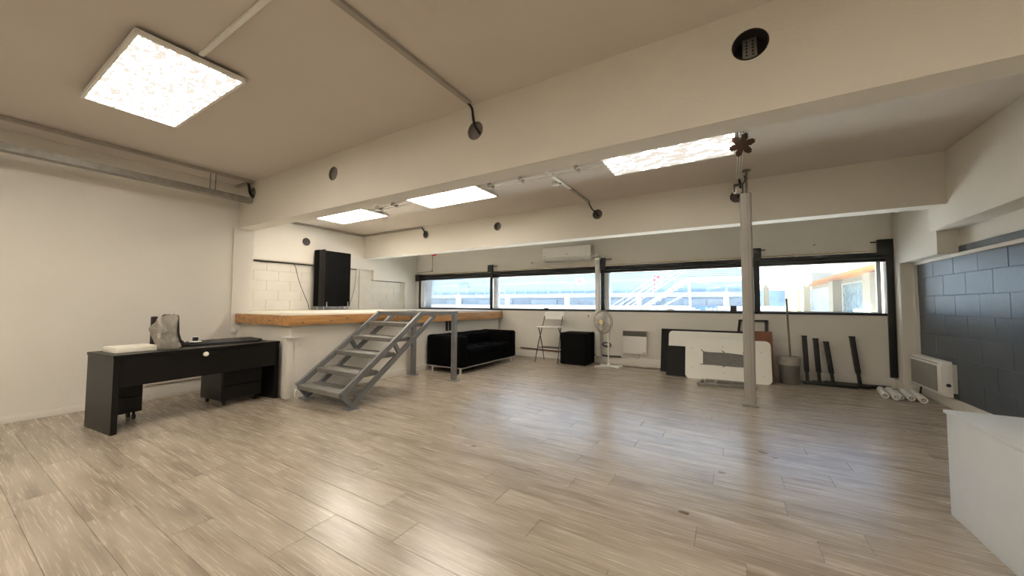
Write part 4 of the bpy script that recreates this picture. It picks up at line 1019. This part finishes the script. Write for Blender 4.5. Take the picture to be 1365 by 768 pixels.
# outdoor staircase
og = thing('outdoor_staircase', 'white outdoor steel staircase rising to the walkway across the yard', 'stairs', (-3.5, 20, -.15))
SY = 20.0
for dy in (0, 1.3):
    obj('stringer', MB().bar((-5.9, SY+dy, -.15), (-1.78, SY+dy, 2.58),   .06, .17, up=(0, 1, 0)), 'stairwhite', og)
    for o_ in (.30, .55, .80):
        obj('handrail', MB().bar((-6.0, SY+dy, -.15+.25+o_), (-2.0, SY+dy, 2.55+.2+o_), .035, .035), 'stairwhite', og)
for k in range(15):
    t_ = k/14; obj('tread', MB().box(-5.75+3.9*t_, -5.45+3.9*t_, SY+.04, SY+1.26, -.02+2.58*t_, .02+2.58*t_), 'concrete', og)
obj('landing', MB().box(-1.85, 1.8, SY, SY+1.3, 2.46, 2.58), 'stairwhite', og)
obj('landing_leg', MB().bar((-1.72, SY, 2.46), (-1.62, SY, -.15), .10, .10), 'stairwhite', og)
obj('diagonal_brace', MB().bar((-3.4, SY, .9), (-1.63, SY, 1.92), .07, .07), 'stairwhite', og)
obj('tie_rod', MB().bar((-1.6, SY, 2.42), (-.24, SY, 2.11), .04, .04), 'railgrey', og)
obj('tie_rod', MB().bar((-.9, SY, 2.04), (.5, SY, 2.24), .04, .04), 'railgrey', og)
# sunlit wing on the right
wg = thing('shop_wing', 'cream shop wing with orange eaves and glazed doors outside the right window', 'building', (7, 40, -.15))
WX = 6.6
k_ = WX/9.0
def wz(z): return 1.25+(z-1.25)*k_
obj('rear_wall', MB().box(WX+.4, WX+.8, 22, 82, -.15, wz(4.4)), 'extcream', wg)
obj('eave', MB().prism([(WX-2.3, wz(4.35)), (WX+.5, wz(4.0)), (WX+.5, wz(4.2)), (WX-2.3, wz(4.5))], 'y', 20, 46), 'wingwhite', wg, recalc=True)
obj('soffit', MB().prism([(WX-.3, wz(3.9)), (WX+.45, wz(3.75)), (WX+.45, wz(4.0)), (WX-.3, wz(4.12))], 'y', 20, 46), 'orange', wg, recalc=True)
for y in (23, 26.6, 34.8, 46.5, 52, 60):
    obj('pillar', MB().box(WX-.1, WX+.45, y, y+1.3, -.15, wz(3.7)), 'extcream', wg)
for (y0_, y1_, m_) in ((28.0*1.01, 34.2, 'glassgreen'), (36.4, 46, 'glassblue'), (24.4, 27.6, 'glassblue'), (48, 51.6, 'glassblue'), (53.6, 59.6, 'glassblue')):
    obj('glazed_door', MB().box(WX+.32, WX+.39, y0_, y1_, .6, wz(3.2)), m_, wg)
    obj('door_frame', MB().box(WX+.28, WX+.42, y0_, y0_+.18, .6, wz(3.2)).box(WX+.28, WX+.42, y1_-.18, y1_, .6, wz(3.2)).box(WX+.28, WX+.42, y0_, y1_, wz(3.2), wz(3.32)).box(WX+.28, WX+.42, y0_, y1_, .6, .78), 'wingwhite', wg)
cn = thing('canopy', 'white sunlit canopy with slotted edge between the two buildings', 'canopy', (3.6, 36, 2.2))
obj('roof_sheet', MB().box(1.9, 4.9, 32, 48, 2.75, 3.3), 'extwhite', cn)
for k in range(8): obj('fascia_slat', MB().box(2.0+k*.36, 2.18+k*.36, 31.9, 31.99, 2.55, 3.0), 'extwhite', cn)
for x in (2.2, 4.6): obj('support', MB().box(x, x+.35, 33, 33.4, -.15, 2.76), 'extcream', cn)
obj('far_wall', MB().box(1.7, 4.9, 46, 46.3, -.15, 2.74), 'glassblue', cn)
